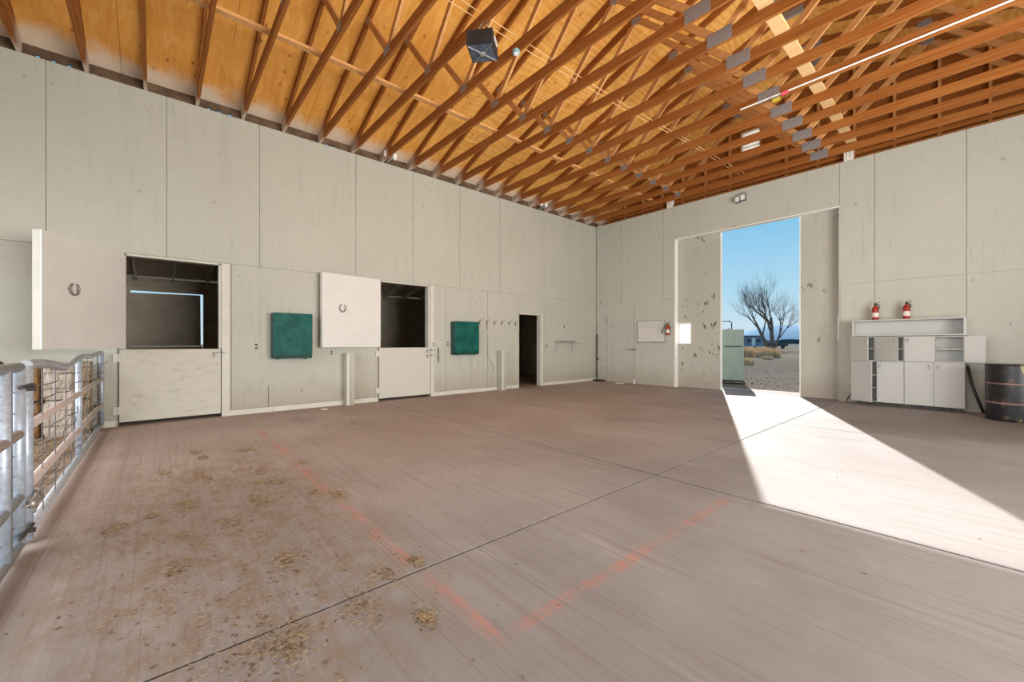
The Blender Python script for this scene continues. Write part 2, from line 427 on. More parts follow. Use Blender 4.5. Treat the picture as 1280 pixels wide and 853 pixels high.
# reveals and casings around the openings
tr = thing('trim_1', (0, -6.7, 0), kind='structure')
def jamb(y0, y1, z0, z1, d=.14, t=.022, top=True, x=.004):
    m = G(); m.box(-d, x, y0, y0+t, z0, z1); m.build('jamb', 'trim', tr)
    m = G(); m.box(-d, x, y1-t, y1, z0, z1); m.build('jamb', 'trim', tr)
    if top: m = G(); m.box(-d, x, y0, y1, z1-t, z1); m.build('head_jamb', 'trim', tr)
jamb(-11.10, -9.955, 1.115, 2.50, .14); jamb(-7.265, -6.115, 1.115, 2.50, .14)
jamb(-3.405, -2.55, 0, 2.01)
for y0, y1 in ((-9.94, -9.83), (-6.075, -5.99)):
    G().box(0, .012, y0, y1, .02, 2.51).build('casing', 'trim', tr)
G().box(0, .016, -2.545, -2.475, 0, 2.03).build('casing', 'trim', tr)
bb = thing('baseboard_left', (0, -6, 0), kind='structure')
G().box(.0005, .0022, -9.275, -9.268, .09, .45).build('panel_joint', 'joint', bb)
for a, b in ((-9.935, -9.2), (-9.195, -7.30), (-6.07, -4.5), (-4.49, -3.41), (-2.54, -.02), (YF, -11.18)):
    G().box(-.015, .014, a, b, 0, .088).build('base_board', 'trim', bb)

# stall half doors below the hatches
def half_door(y0, y1, n, label):
    d = thing('door_%d' % n, (0, (y0+y1)/2, 0), kind='structure')
    m = G(); m.box(-.045, .012, y0+.012, y1-.012, .055, 1.108); m.build('door_panel', 'worn', d)
    m = G(); m.box(.012, .018, y0+.02, y1-.02, .06, .17); m.build('kick_board', 'worn', d)
    for z in (.17, .93):
        m = G(); m.box(.012, .02, y0-.055, y0+.02, z, z+.11); m.tube([(.02, y0, z-.005), (.02, y0, z+.115)], .009, 8); m.build('hinge', 'trim', d)
    lt = G(); lt.box(.012, .028, y1-.11, y1-.02, 1.035, 1.06); lt.tube([(.03, y1-.12, 1.05), (.03, y1+.045, 1.05)], .008, 8)
    lt.box(.01, .03, y1+.01, y1+.05, 1.03, 1.07); lt.tube([(.03, y1-.1, 1.05), (.05, y1-.1, 1.0), (.045, y1-.1, .97)], .007, 6)
    lt.build('latch', 'grey', d)
    if n == 2:
        l2 = G(); l2.tube([(.03, y1-.12, .93), (.03, y1+.045, .93)], .008, 8); l2.tube([(.03, y1-.1, .93), (.05, y1-.1, .89), (.045, y1-.1, .86)], .007, 6)
        l2.box(.01, .03, y1+.01, y1+.05, .91, .95); l2.build('latch', 'grey', d)
half_door(-11.16, -9.94, 1, ''); half_door(-7.295, -6.075, 2, '')

# hatch shutters swung open
def hatch(yh, xh, wdt, ang, thick, z0, z1, label):
    a = R(ang); d = Vector((math.sin(a), -math.cos(a), 0)); nrm = Vector((-math.cos(a), -math.sin(a), 0))
    o = Vector((xh, yh, 0)); t = thing('hatch_shutter', (xh, yh, z0), label, 'shutter')
    # face away from the hinge post looks into the room; frame behind it
    m = G(); m.obox(o+Vector((0, 0, z0)), d*wdt, nrm*.016, Vector((0, 0, z1-z0))); m.build('face_panel', 'hatch', t)
    fr = G(); f0 = nrm*.016; dep = nrm*(thick-.016)
    fr.obox(o+f0+Vector((0,0,z0)), d*.06, dep, (0,0,z1-z0)); fr.obox(o+f0+d*(wdt-.06)+Vector((0,0,z0)), d*.06, dep, (0,0,z1-z0))
    fr.obox(o+f0+d*.06+Vector((0,0,z0)), d*(wdt-.12), dep, (0,0,.06)); fr.obox(o+f0+d*.06+Vector((0,0,z1-.06)), d*(wdt-.12), dep, (0,0,.06))
    fr.build('frame', 'trim', t)
    bk = G(); bk.obox(o+nrm*thick+Vector((0,0,z0)), d*wdt, nrm*.01, (0,0,z1-z0)); bk.build('back_panel', 'trim', t)
    for z in (z0+.15, z1-.25):
        h = G(); h.tube([o-nrm*.008+Vector((0,0,z)), o-nrm*.008+Vector((0,0,z+.1))], .01, 8); h.build('hinge', 'trim', t)
    # horseshoe handle
    c = o + d*(wdt*.68) - nrm*.03 + Vector((0, 0, z0+(z1-z0)*.54)); pts = []
    for k in range(17):
        th = R(-250 + k*320/16) + R(0); th = R(125) + k*R(290)/16
        pts.append(c + d*(.058*math.cos(th)) + Vector((0, 0, .075*math.sin(th))))
    hs = G(); hs.tube(pts, .011, 8); hs.tube([pts[3]+nrm*.03, pts[3]], .008, 6); hs.tube([pts[-4]+nrm*.03, pts[-4]], .008, 6)
    hs.build('horseshoe_handle', 'steel', t, True)
    return t
hatch(-11.095, .02, 1.2, 57.5, .085, 1.125, 2.515, 'white hatch shutter swung out wide above the pipe gate, with a horseshoe handle')
hatch(-7.262, .02, 1.2, 9, .075, 1.125, 2.515, 'white hatch shutter folded back near the wall between the two green boxes')

# ------------------------------------------------------------------ dim stalls behind the left wall
sb = thing('wall_stalls', (-3.66, -6.5, 0), kind='structure')
outer = G()
for r in cut([(YF, .15, 0, 2.62)], [(-11.17, -9.93, 0, 2.335)]): outer.box(-3.78, -3.66, r[0], r[1], r[2], r[3])
outer.build('stall_outer_wall', 'stall', sb)
for y in (-12.6, -8.05, -3.82, .0):
    m = G(); m.hexa([(-3.66,y,0),(-.13,y,0),(-.13,y+.1,0),(-3.66,y+.1,0),(-3.66,y,2.6),(-.13,y,3.3),(-.13,y+.1,3.3),(-3.66,y+.1,2.6)])
    m.build('stall_partition', 'stall', sb)
m = G(); m.hexa([(-3.9,YF,2.64),(-.01,YF,3.36),(-.01,.15,3.36),(-3.9,.15,2.64),(-3.9,YF,2.72),(-.01,YF,3.44),(-.01,.15,3.44),(-3.9,.15,2.72)])
m.build('lean_to_roof', 'stall', sb)
G().box(-3.66, -3.6, -12.5, -3.9, 2.44, 2.54).build('stall_beam', 'stall', sb)
for k in range(20):
    y = -12.3 + .61*k
    if y > -.1: break
    m = G(); m.hexa([(-3.66,y-.02,2.54),(-.13,y-.02,3.19),(-.13,y+.02,3.19),(-3.66,y+.02,2.54),(-3.66,y-.02,2.66),(-.13,y-.02,3.32),(-.13,y+.02,3.32),(-3.66,y+.02,2.66)])
    m.build('stall_rafter', 'stallraft', sb)
d3 = thing('door_3', (-3.72, -10.55, 0), kind='structure')
m = G(); m.hexa([(-3.77,-11.17,1.142),(-3.71,-11.17,1.142),(-3.71,-9.975,1.142),(-3.77,-9.975,1.142),(-3.77,-11.17,2.285),(-3.71,-11.17,2.285),(-3.71,-9.985,2.31),(-3.77,-9.985,2.31)])
m.build('upper_leaf', 'stall', d3)
G().box(-3.77, -3.71, -11.168, -9.945, .03, 1.128).build('lower_leaf', 'stall', d3)

# ------------------------------------------------------------------ back wall
OX0, OX1, OZ = 2.645, 6.245, 4.065
OPB = [(OX0, OX1, 0, OZ), (.405, 1.38, 0, 2.075)]
wb = thing('wall_back', (6, 0, 0), kind='structure')
core = G()
for a in cut([(-3.9, 12.2, 0, H)], OPB): core.box(a[0], a[1], .016, .15, a[2], a[3])
core.build('wall_framing', 'wallb', wb)
def sheetsB(seams, z0, z1):
    for a, b in zip(seams[:-1], seams[1:]):
        m = G(); g = .004; t = random.uniform(-.002, .002)
        for r in cut([(a+g, b-g, z0+g, z1-g)], OPB): m.box(r[0], r[1], t, .016, r[2], r[3])
        if m.v: m.build('wall_panel', 'wallb', wb)
sheetsB([.01, .95, 2.31, 6.235], 2.43, H)
sheetsB([.01, 1.385, 2.645], 0.0, 2.43)
sheetsB([6.235, 6.79, 8.005, 9.22, 10.44, 12.0], 2.42, H)
sheetsB([6.245, 6.79, 8.005, 9.22, 10.44, 12.0], 0.0, 2.42)
t2 = thing('trim_2', (4.4, 0, 0), kind='structure')
G().box(OX0-.0, OX0+.025, -.012, .16, 0, OZ).build('jamb', 'white', t2)
G().box(OX1-.02, OX1, .001, .16, 0, OZ).build('jamb', 'wallb', t2)
G().box(OX0, OX1, -.012, .16, OZ-.02, OZ).build('head_jamb', 'white', t2)
G().box(-.01, OX0, -.012, 0, 0, .07).build('base_board', 'wallb', t2)
G().box(6.25, 12, -.012, 0, 0, .07).build('base_board', 'wallb', t2)

# narrow door in the back corner
d4 = thing('door_4', (.89, 0, 0), kind='structure')
G().box(.415, 1.37, -.004, .04, .03, 2.065).build('door_leaf', 'wallb', d4)
G().box(.40, 1.385, -.02, 0, 2.07, 2.095).build('drip_strip', 'trim', d4)
for z in (.35, 1.0, 1.85):
    m = G(); m.box(.375, .425, -.014, -.002, z, z+.16); m.tube([(.40, -.014, z), (.40, -.014, z+.16)], .011, 8); m.build('hinge', 'grey', d4)
m = G(); m.tube([(1.3, -.004, 1.02), (1.3, -.06, 1.02)], .013, 8); m.tube([(1.3, -.06, 1.02), (1.14, -.06, 1.02)], .011, 8); m.box(1.28, 1.45, -.016, -.004, .985, 1.05)
m.build('lever_handle', 'grey', d4)

# sliding doors hung outside the opening, nearly closing it from both sides
def slider(n, x0, x1, win, edge):
    d = thing('door_%d' % n, ((x0+x1)/2, .22, 0), kind='structure')
    m = G()
    for r in cut([(x0, x1, 0, 4.3)], [win]): m.box(r[0], r[1], .18, .235, r[2], r[3])
    m.build('door_panel', 'slide', d)
    m = G(); m.box(*edge, .175, .24, 0, 4.3); m.build('edge_board', 'white', d)
    f = G(); a, b, c, e = win; k = .025
    for r in cut([(a-.0, b+.0, c, e)], [(a+k, b-k, c+k, e-k)]): f.box(r[0], r[1], .172, .243, r[2], r[3])
    f.build('window_frame', 'white', d)
    G().box(a+k, b-k, .205, .209, c+k, e-k).build('window_pane', 'glass', d)
    for q in (1/3, 2/3):
        G().box(a+(b-a)*q-.006, a+(b-a)*q+.006, .196, .204, c+k, e-k).build('muntin', 'white', d)
    G().box(x0, x1, .172, .18, 2.375, 2.39).build('panel_joint', 'slide', d)
slider(5, 2.35, 3.80, (2.66, 3.025, 1.185, 1.765), (3.782, 3.806))
slider(6, 5.50, 7.10, (6.175, 6.54, 1.235, 1.815), (5.494, 5.512))

# gable end above the back wall
gw = thing('wall_gable', (6, .2, H), kind='structure')
VX0, VX1, VZ0, VZ1 = 4.27, 4.68, 5.78, 6.42
xs = [-.1, .6, 1.2, 1.8, 2.4, 3.0, 3.6, VX0, VX1, 5.3, 6.0, 6.7, 7.3, 7.9, 8.5, 9.1, 9.7, 10.3, 10.9, 11.5, 12.1]
for a, b in zip(xs[:-1], xs[1:]):
    m = G()
    def slab(z0, za, zb): m.hexa([(a,.235,z0),(b,.235,z0),(b,.26,z0),(a,.26,z0),(a,.235,za),(b,.235,zb),(b,.26,zb),(a,.26,za)])
    if a == VX0: slab(H-.02, VZ0, VZ0); slab(VZ1, ZROOF(a), ZROOF(b))
    else: slab(H-.02, ZROOF(a), ZROOF(b))
    m.build('siding_board', 'chord', gw)
for k in range(20):
    x = .35 + .61*k
    if x > 11.8: break
    if VX0-.05 < x < VX1+.05: continue
    G().box(x-.02, x+.02, .15, .235, H, ZROOF(x)-.02).build('stud', 'web', gw)
G().box(0, 12, .03, .235, H, H+.04).build('top_plate', 'chord', gw)
G().box(0, 12, .12, .16, H+.115, H+.20).build('gable_chord', 'chord', gw)
vt = G()
for r in cut([(VX0-.03, VX1+.03, VZ0-.03, VZ1+.03)], [(VX0, VX1, VZ0, VZ1)]): vt.box(r[0], r[1], .21, .28, r[2], r[3])
vt.build('vent_frame', 'web', gw)
for k in range(7):
    z = VZ0 + .04 + k*.088
    m = G(); m.hexa([(VX0,.225,z+.05),(VX1,.225,z+.05),(VX1,.285,z-.01),(VX0,.285,z-.01),(VX0,.225,z+.062),(VX1,.225,z+.062),(VX1,.285,z+.002),(VX0,.285,z+.002)])
    m.build('vent_slat', 'white', gw)

# right wall with an invented wide doorway (unseen, added to let fill light in)
wr = thing('wall_right', (XR, -8, 0), kind='structure')
m = G()
for r in cut([(YF, .15, 0, H)], [(-10.0, -3.6, 0, 4.1)]): m.box(XR, XR+.14, r[0], r[1], r[2], r[3])
m.build('wall_panel', 'wall', wr)

# ------------------------------------------------------------------ roof deck
ce = thing('ceiling', (6, -8, 5.15), kind='structure')
sl_ = math.hypot(1, .3333)
def deck(x0, x1, y0, y1, nm, z=0.0, t=.014, mat='ply'):
    m = G(); za, zb = ZROOF(x0)+z, ZROOF(x1)+z
    m.hexa([(x0,y0,za),(x1,y0,zb),(x1,y1,zb),(x0,y1,za),(x0,y0,za+t),(x1,y0,zb+t),(x1,y1,zb+t),(x0,y1,za+t)])
    return m.build(nm, mat, ce)
step = 1.2192/sl_
for side in (0, 1):
    k = 0; x = -.14
    while x < 6:
        xe = min(x+step, 6.0); y = YF - (1.22 if k % 2 else 0)
        while y < .42:
            a, b = max(y, YF), min(y+2.438, .42)
            if side == 0: deck(x+.0015, xe-.0015, a+.002, b-.002, 'plywood_sheet')
            else: deck(12-xe+.0015, 12-x-.0015, a+.002, b-.002, 'plywood_sheet')
            y += 2.438
        x = xe; k += 1
deck(-.2, 6.0, YF, .45, 'roofing', .016, .03, 'dark'); deck(6.0, 12.2, YF, .45, 'roofing', .016, .03, 'dark')
# blocking over the left wall between truss heels, vent holes in every other bay
TY = [-12.085 + .6096*i for i in range(-2, 20)]
tb = thing('trim_3', (-.04, -6, H), kind='structure')
for k, (a, b) in enumerate(zip(TY, TY[1:]+[.2])):
    holes = [] if k % 3 != 2 else [(a+.61*q-.018, a+.61*q+.018, H+.03, H+.06) for q in (.25, .48, .72)]
    m = G()
    for r in cut([(a+.022, b-.022, H, H+.165)], holes): m.box(-.10, -.065, r[0], r[1], r[2], r[3])
    m.build('eave_blocking', 'blocking', tb)
G().box(-.13, -.02, YF, .1, H-.03, H+.002).build('wall_cap', 'blocking', tb)

# ------------------------------------------------------------------ roof trusses
ORD = ['', 'second', 'third', 'fourth', 'fifth', 'sixth', 'seventh', 'eighth', 'ninth', 'tenth', 'eleventh', 'twelfth', 'thirteenth', 'fourteenth',
       'fifteenth', 'sixteenth', 'seventeenth', 'eighteenth', 'nineteenth', 'twentieth', 'twenty-first', 'twenty-second', 'twenty-third']
def make_truss(y):
    t = thing('roof_truss', (6, y, H)); T = .04; ch = .14; zc = H+ch/2
    G().box(-.02, 6.0, y-T/2, y+T/2, H, H+ch).build('bottom_chord', 'chord', t)
    G().box(6.0, 12.02, y-T/2, y+T/2, H, H+ch).build('bottom_chord', 'chord', t)
    for s in (0, 1):
        X = (lambda x: x) if s == 0 else (lambda x: 12-x)
        a, b = X(-.13), X(6.0); za, zb = ZROOF(-.13), ZROOF(6.0)
        m = G(); dz = .125
        p = [(a,y-T/2,za-dz),(b,y-T/2,zb-dz),(b,y+T/2,zb-dz),(a,y+T/2,za-dz),(a,y-T/2,za-.003),(b,y-T/2,zb-.003),(b,y+T/2,zb-.003),(a,y+T/2,za-.003)]
        m.hexa(p); m.build('top_chord', 'chord', t)
        for (x0, z0, x1, z1) in ((2.38, 5.83, 3.0, H+.12), (3.02, H+.12, 4.42, 6.53), (4.46, 6.53, 5.94, H+.12)):
            m = G(); m.beam((X(x0), y, z0), (X(x1), y, z1), .037, .088); m.build('web', 'web', t)
        for x, z, wd, hg in ((3.0, H+.11, .15, .10), (4.44, 6.52, .16, .10), (2.36, 5.85, .10, .08)):
            m = G(); m.box(X(x)-wd/2, X(x)+wd/2, y-T/2-.004, y+T/2+.004, z-hg/2, z+hg/2); m.build('gusset_plate', 'plate', t)
    m = G(); m.box(5.85, 6.15, y-T/2-.005, y+T/2+.005, H+.005, H+.175); m.build('splice_plate', 'plate', t)
    m = G(); m.box(5.84, 6.16, y-T/2-.005, y+T/2+.005, ZROOF(6)-.22, ZROOF(6)-.1); m.build('ridge_plate', 'plate', t)
    return t
t0 = make_truss(TY[-1])
n_t = len(TY)
for k in range(n_t):
    y = TY[n_t-1-k]
    t = t0 if k == 0 else copy_tree(t0, (0, y-TY[-1], 0))
    tag(t, 'orange timber roof truss %s' % ('closest to the back wall' if k == 0 else ORD[k] + ' from the back wall'), 'truss', 'timber roof trusses')

# long boards and cables laid over the bottom chords
def board(x, y0, y1, wd, mat, label, z=H+.14, t=.038):
    return tag(G().box(x-wd/2, x+wd/2, y0, y1, z+.001, z+t).build('lateral_brace', mat, None), label, 'board', 'bracing boards over the trusses')
board(2.26, -12.9, -.55, .09, 'web', 'long timber bracing board lying across the truss chords toward the left wall')
board(6.52, -12.9, -.55, .15, 'brace', 'pale wide bracing board across the trusses just right of the grey splice plates')
tag(G().tube([(4.16, -8.4, H+.15), (4.18, -6.6, H+.15), (4.24, -4.9, H+.15), (4.4, -3.0, H+.15), (4.5, -.55, H+.15)], .005, 6).build('electric_cable', 'brace'),
    'white cable running over the trusses from the turquoise junction box', 'cable')
tag(G().tube([(4.26, -8.4, H+.15), (4.28, -6.6, H+.15), (4.33, -4.9, H+.15), (4.46, -3.0, H+.15), (4.6, -.55, H+.15)], .005, 6).build('electric_cable', 'brace'),
    'second white cable over the trusses, on the ridge side of its twin', 'cable')
jb = thing('junction_box', (4.22, -7.23, H+.01), 'small round turquoise junction box on a truss chord behind the hanging fixture', 'junction box')
G().lathe((4.22, -7.235, H-.03), [(.045, 0), (.05, .008), (.05, .045), (.045, .05)], 14).build('box', 'box_blue', jb, True)
G().lathe((4.22, -7.235, H-.038), [(.03, 0), (.035, .01)], 14).build('cover', 'white', jb)
yc = TY[-6]+.0
tag(G().tube([(5.6, TY[-6]-.034, H+.03), (6.0, TY[-6]-.032, H+.03), (11.9, TY[-6]-.032, H+.045)], .012, 8).build('conduit', 'white'),
    'long white conduit clipped along the side of a truss chord on the right', 'conduit')
tp = thing('marker_tag', (6.2, -3.55-.03, 4.9), 'pink and yellow marker tag dangling beside a grey splice plate', 'tag')
G().box(6.18, 6.27, TY[-6]-.055, TY[-6]-.045, 4.955, 5.0).build('ribbon', 'pink', tp)
G().box(6.06, 6.16, TY[-6]-.05, TY[-6]-.04, 4.90, 4.955).build('card', 'yellow', tp)

# hanging black box fixture
fx = thing('hanging_fixture', (4.33, -7.85, 4.58), 'black box fixture hung on chains from a roof truss', 'light fixture')
a = R(40); ux, uy = Vector((math.cos(a), math.sin(a), 0)), Vector((-math.sin(a), math.cos(a), 0)); c = Vector((4.33, -7.86, 4.60))
S2 = .155
m = G(); m.hexa([c-ux*S2-uy*S2, c+ux*S2-uy*S2, c+ux*S2+uy*S2, c-ux*S2+uy*S2] + [c+Vector((0,0,.17))+p for p in (-ux*S2*.95-uy*S2*.95, ux*S2*.95-uy*S2*.95, ux*S2*.95+uy*S2*.95, -ux*S2*.95+uy*S2*.95)])
m.build('housing', 'black', fx)
m = G(); m.obox(c-ux*(S2-.015)-uy*(S2-.015)-Vector((0,0,.008)), ux*2*(S2-.015), uy*2*(S2-.015), (0,0,.008)); m.build('bottom_plate', 'bluefix', fx)
m = G(); z_ = Vector((0,0,-.012))
for p, q in ((-ux-uy, ux+uy), (ux-uy, uy-ux)): m.beam(c+p*S2*.9+z_, c+q*S2*.9+z_, .012, .006, (0, 0, 1))
m.build('cross_bars', 'grey', fx)
m = G(); m.lathe((c.x, c.y, c.z-.022), [(.03, 0), (.038, .008), (.03, .014)], 14); m.build('motor_cap', 'grey', fx)
m = G(); m.obox(c+ux*S2*.98-uy*.07+Vector((0,0,.10)), ux*.01, uy*.14, (0,0,.035)); m.build('handle', 'lens', fx)
for q in (-ux*S2*.8, ux*S2*.8):
    m = G(); p0 = c+q+Vector((0,0,.17)); p1 = Vector((4.33+.12*q.x, -7.82, 5.02)); L = 14
    for k in range(L):
        e, f = p0.lerp(p1, k/L), p0.lerp(p1, (k+.8)/L); off = Vector((.006 if k % 2 else -.006, .006 if k % 2 else -.006, 0))
        m.tube([e+off, f+off], .0045, 5)
    m.build('chain', 'grey', fx)

# small floodlights above the left wall and lamp on the back wall
def flood(y, label):
    f = thing('floodlight', (.15, y, H+.02), label, 'light fixture', 'white floodlights above the left wall')
    G().box(.02, .26, y-.02, y+.02, H+.012, H+.03).build('mounting_bar', 'grey', f)
    G().lathe((.2, y-.09, H+.03), [(.025, 0), (.05, .03), (.055, .10), (.04, .13)], 14).build('lamp_head', 'white', f, True)
    G().lathe((.2, y+.09, H+.03), [(.025, 0), (.05, .03), (.055, .10), (.04, .13)], 14).build('lamp_head', 'white', f, True)
    m = G(); m.tube([(.2, y-.09, H+.04), (.2, y, H+.03), (.2, y+.09, H+.04)], .012, 6); m.build('arm', 'grey', f)
flood(-7.12, 'white twin floodlight tucked between truss heels above the second hatch')
flood(-2.64, 'white twin floodlight between truss heels above the dark doorway')
em = thing('emergency_light', (4.35, -.06, 4.57), 'grey emergency light with two lamps high above the tall doorway', 'light fixture')
m = G(); m.hexa([(4.24,-.02,4.62),(4.46,-.02,4.66),(4.46,0,4.66),(4.24,0,4.62),(4.24,-.05,4.82),(4.46,-.05,4.86),(4.46,0,4.86),(4.24,0,4.82)]); m.build('housing', 'grey', em)
for x, dz in ((4.29, 0), (4.41, .02)):
    G().box(x-.045, x+.045, -.12, -.035, 4.645+dz, 4.755+dz).build('lamp_head', 'lens', em)
    G().box(x-.052, x+.052, -.075, -.03, 4.635+dz, 4.765+dz).build('lamp_rim', 'dark', em)
for x, l in ((6.385, 'white block on the back wall top, right of the tall doorway'), (2.5, 'white block on the back wall top, left of the tall doorway')):
    b = thing('wall_bracket', (x, .02, H), l, 'bracket')
    G().box(x-.075, x+.075, -.012, .10, H+.002, H+.21).build('plate', 'white', b)
    for q in (-.03, .03): G().box(x+q-.006, x+q+.006, -.02, -.012, H+.01, H+.20).build('rib', 'trim', b)

# ------------------------------------------------------------------ green boxes, posts and small fittings on the left wall
def green_box(y0, y1, z0, z1, d, label):
    t = thing('wall_box', (0, (y0+y1)/2, z0), label, 'box', 'green enamel boxes on the left wall')
    m = G(); m.rbox(.002, d-.012, y0, y1, z0, z1, .012); m.build('body', 'tealdark', t)
    m = G(); m.rbox(d-.012, d+.008, y0-.004, y1+.004, z0+.07, z1+.004, .006); m.build('front_panel', 'teal', t)
    m = G(); m.hexa([(d-.06,y0,z0-.004),(d-.012,y0,z0-.004),(d-.012,y1,z0-.004),(d-.06,y1,z0-.004),(d-.06,y0,z0+.065),(d+.003,y0,z0+.065),(d+.003,y1,z0+.065),(d-.06,y1,z0+.065)])
    m.build('bottom_lip', 'tealdark', t)
    for y in (y0+.07, y1-.1):
        G().lathe((d-.03, y, z0-.022), [(.012, 0), (.016, .006), (.012, .02)], 10).build('foot', 'tealdark', t)
green_box(-9.235, -8.615, .935, 1.725, .2, 'green enamel metal box with chipped paint on the wall beside the first hatch')
green_box(-5.545, -4.865, .935, 1.71, .2, 'glossy green metal box between the second hatch and the coat hooks')

def bollard(y, x1, label, cat='post'):
    t = thing('guard_post', (.1, y, 0), label, cat, 'white boxed posts against the left wall')
    wd = .075
    G().box(.016, x1, y-wd, y+wd, 0, .99).build('post_box', 'wall', t)
    G().box(.016, x1+.012, y-wd-.012, y+wd+.012, .99, 1.008).build('cap', 'trim', t)
    G().box(x1, x1+.02, y-wd, y-wd+.05, .02, .985).build('corner_strip', 'trim', t)
    m = G(); m.tube([(x1, y+.02, .23), (x1+.012, y+.02, .23)], .012, 8); m.build('bolt_head', 'steel', t)
bollard(-7.93, .2, 'white boxed post standing below the folded-back hatch shutter')
bollard(-4.08, .2, 'white boxed post standing between the second green box and the dark doorway')

def outlet(y, z, w_, h_, name, label, cat):
    t = thing(name, (0, y, z), label, cat)
    G().box(.002, .014, y-w_/2, y+w_/2, z-h_/2, z+h_/2).build('cover_plate', 'plastic', t)
    for q in (-.25, .25): G().box(.014, .019, y-w_*.26, y+w_*.26, z+h_*q-.016, z+h_*q+.016).build('socket', 'dark', t)
outlet(-9.455, 1.145, .085, .115, 'wall_outlet', 'small outlet on the wall left of the chipped green box', 'outlet')
outlet(-5.63, 1.19, .075, .115, 'wall_outlet', 'small outlet on the wall left of the glossy green box', 'outlet')
outlet(-2.325, 1.12, .075, .115, 'light_switch', 'light switch on the wall right of the dark doorway', 'switch')
outlet(-8.22, 1.02, .05, .09, 'wall_outlet', 'small grey plate under the folded-back hatch shutter', 'outlet')
outlet(-4.44, 1.12, .05, .08, 'wall_outlet', 'small junction plate with a hanging cord below the coat hooks', 'outlet')
outlet(-6.01, 1.17, .03, .10, 'door_catch', 'small catch plate at the right side of the second stall opening', 'latch')
pos = ['leftmost wire coat hook, just right of the glossy green box', 'second wire coat hook from the glossy green box, holding a cord', 'third wire coat hook from the glossy green box',
       'third wire coat hook from the dark doorway', 'second wire coat hook from the dark doorway', 'wire coat hook closest to the dark doorway']
for y, l in zip((-4.70, -4.486, -4.229, -3.99, -3.743, -3.518), pos):
    t = thing('coat_hook', (0, y, 1.66), l, 'hook', 'row of coat hooks')
    G().box(.001, .008, y-.012, y+.012, 1.70, 1.77).build('back_plate', 'dark', t)
    m = G(); m.tube([(.008, y, 1.75), (.06, y+.025, 1.77), (.09, y+.05, 1.82)], .006, 6); m.build('upper_prong', 'steel', t)
    m = G(); m.tube([(.008, y, 1.73), (.04, y-.015, 1.68), (.065, y-.03, 1.67), (.075, y-.04, 1.70)], .006, 6); m.build('lower_prong', 'steel', t)
tag(G().tube([(.06, -4.51, 1.68), (.012, -4.47, 1.55), (.01, -4.43, 1.3), (.022, -4.44, 1.08), (.012, -4.44, .85), (.012, -4.34, .7), (.012, -4.27, .58), (.03, -4.28, .5), (.02, -4.31, .47)], .007, 6).build('extension_cord', 'grey'),
    'thin cord hanging from a coat hook down past the wall plate', 'cord')
t = thing('halter_strap', (.01, -5.88, .78), 'short dark strap hanging beside the second stall door', 'strap')
G().tube([(.012, -5.88, 1.09), (.016, -5.885, .95), (.014, -5.88, .80)], .011, 6).build('strap', 'dark', t)
G().lathe((.016, -5.88, .755), [(.012, 0), (.02, .02), (.012, .04)], 8).build('snap', 'steel', t)
t = thing('wall_rack', (.1, -1.44, .95), 'narrow wall rack with two dangling bars right of the dark doorway', 'rack')
G().box(.002, .14, -2.03, -.86, 1.235, 1.262).build('rack_board', 'trim', t)
G().box(.14, .15, -2.03, -1.2, 1.225, 1.27).build('front_edge', 'grey', t)
for y in (-1.93, -1.24):
    m = G(); m.tube([(.02, y, 1.235), (.02, y, .92)], .009, 6); m.tube([(.13, y, 1.235), (.02, y, 1.02)], .007, 6); m.build('bracket', 'grey', t)
tag(G().tube([(.012, -1.57, 1.74), (.014, -1.57, 1.66)], .009, 6).build('wall_peg', 'dark'), 'small dark peg in the wall above the narrow rack', 'peg')
# pencilled tally grid on the wall right of the doorway
t = thing('wall_marks', (.002, -2.3, 1.95), 'faint grey ruled marks on the wall right of the dark doorway', 'marking')
for k in range(6): G().box(.0025, .0035, -2.46+.09*k, -2.454+.09*k, 2.02-.13*(k % 2), 2.32).build('rule', 'ink', t)
G().box(.0025, .0045, -2.46, -2.0, 2.135, 2.15).build('rule', 'ink', t)

# ------------------------------------------------------------------ pipe gates and hay on the left
GY = -11.325
gt = thing('pipe_gate', (2.15, GY, 0), 'galvanised pipe gate with wire mesh reaching from the left wall', 'gate')
def vtube(x, z0, z1, r, mat, nm, par, y=GY): return G().tube([(x, y, z0), (x, y, z1)], r, 12).build(nm, mat, par, True)
vtube(.06, .03, 1.06, .028, 'bluepipe', 'end_post', gt); vtube(2.22, .05, 1.04, .026, 'bluepipe', 'upright', gt)
vtube(4.405, .02, 1.06, .033, 'bluepipe', 'end_post', gt)
for z, mt in ((.69, 'reflpipe'), (.33, 'reflpipe'), (.055, 'galv')):
    G().tube([(.06, GY, z), (4.405, GY, z)], .027, 12).build('rail', mt, gt, True)
pts = []; rs = []
for k in range(241):
    x = .06 + 4.345*k/240; sag = -.07*math.exp(-((x-3.05)/.6)**2) - .02*math.exp(-((x-1.3)/.5)**2)
    pts.append((x, GY, 1.065+sag)); rs.append(.027 + (.0045 if (k % 3 == 0 and x > 3.1) else 0))
G().tube(pts, rs, 12).build('top_rail', 'galv', gt, True)
wm = G()
for z in (.16, .24, .45, .56, .80, .92):
    wm.tube([(.06+4.345*k/30, GY+.02*math.sin(k*1.3+z*9), z+.02*math.sin(k*.7+z*20)) for k in range(31)], .0038, 4)
for k in range(9):
    x = .25+.47*k; wm.tube([(x, GY+.015*math.sin(k), .06), (x+.015*math.sin(k*2.3), GY+.01, .55), (x, GY+.01, 1.04)], .0032, 4)
wm.build('wire_mesh', 'wire', gt)
pt = thing('gate_post', (4.70, GY-.06, 0), 'thick speckled steel post standing between the two pipe gates', 'post')
vtube(4.70, 0, 1.08, .045, 'galv', 'pipe', pt, GY-.085)
G().lathe((4.70, GY-.085, 1.08), [(.055, 0), (.055, .012), (.03, .03)], 14).build('cap', 'dark', pt)
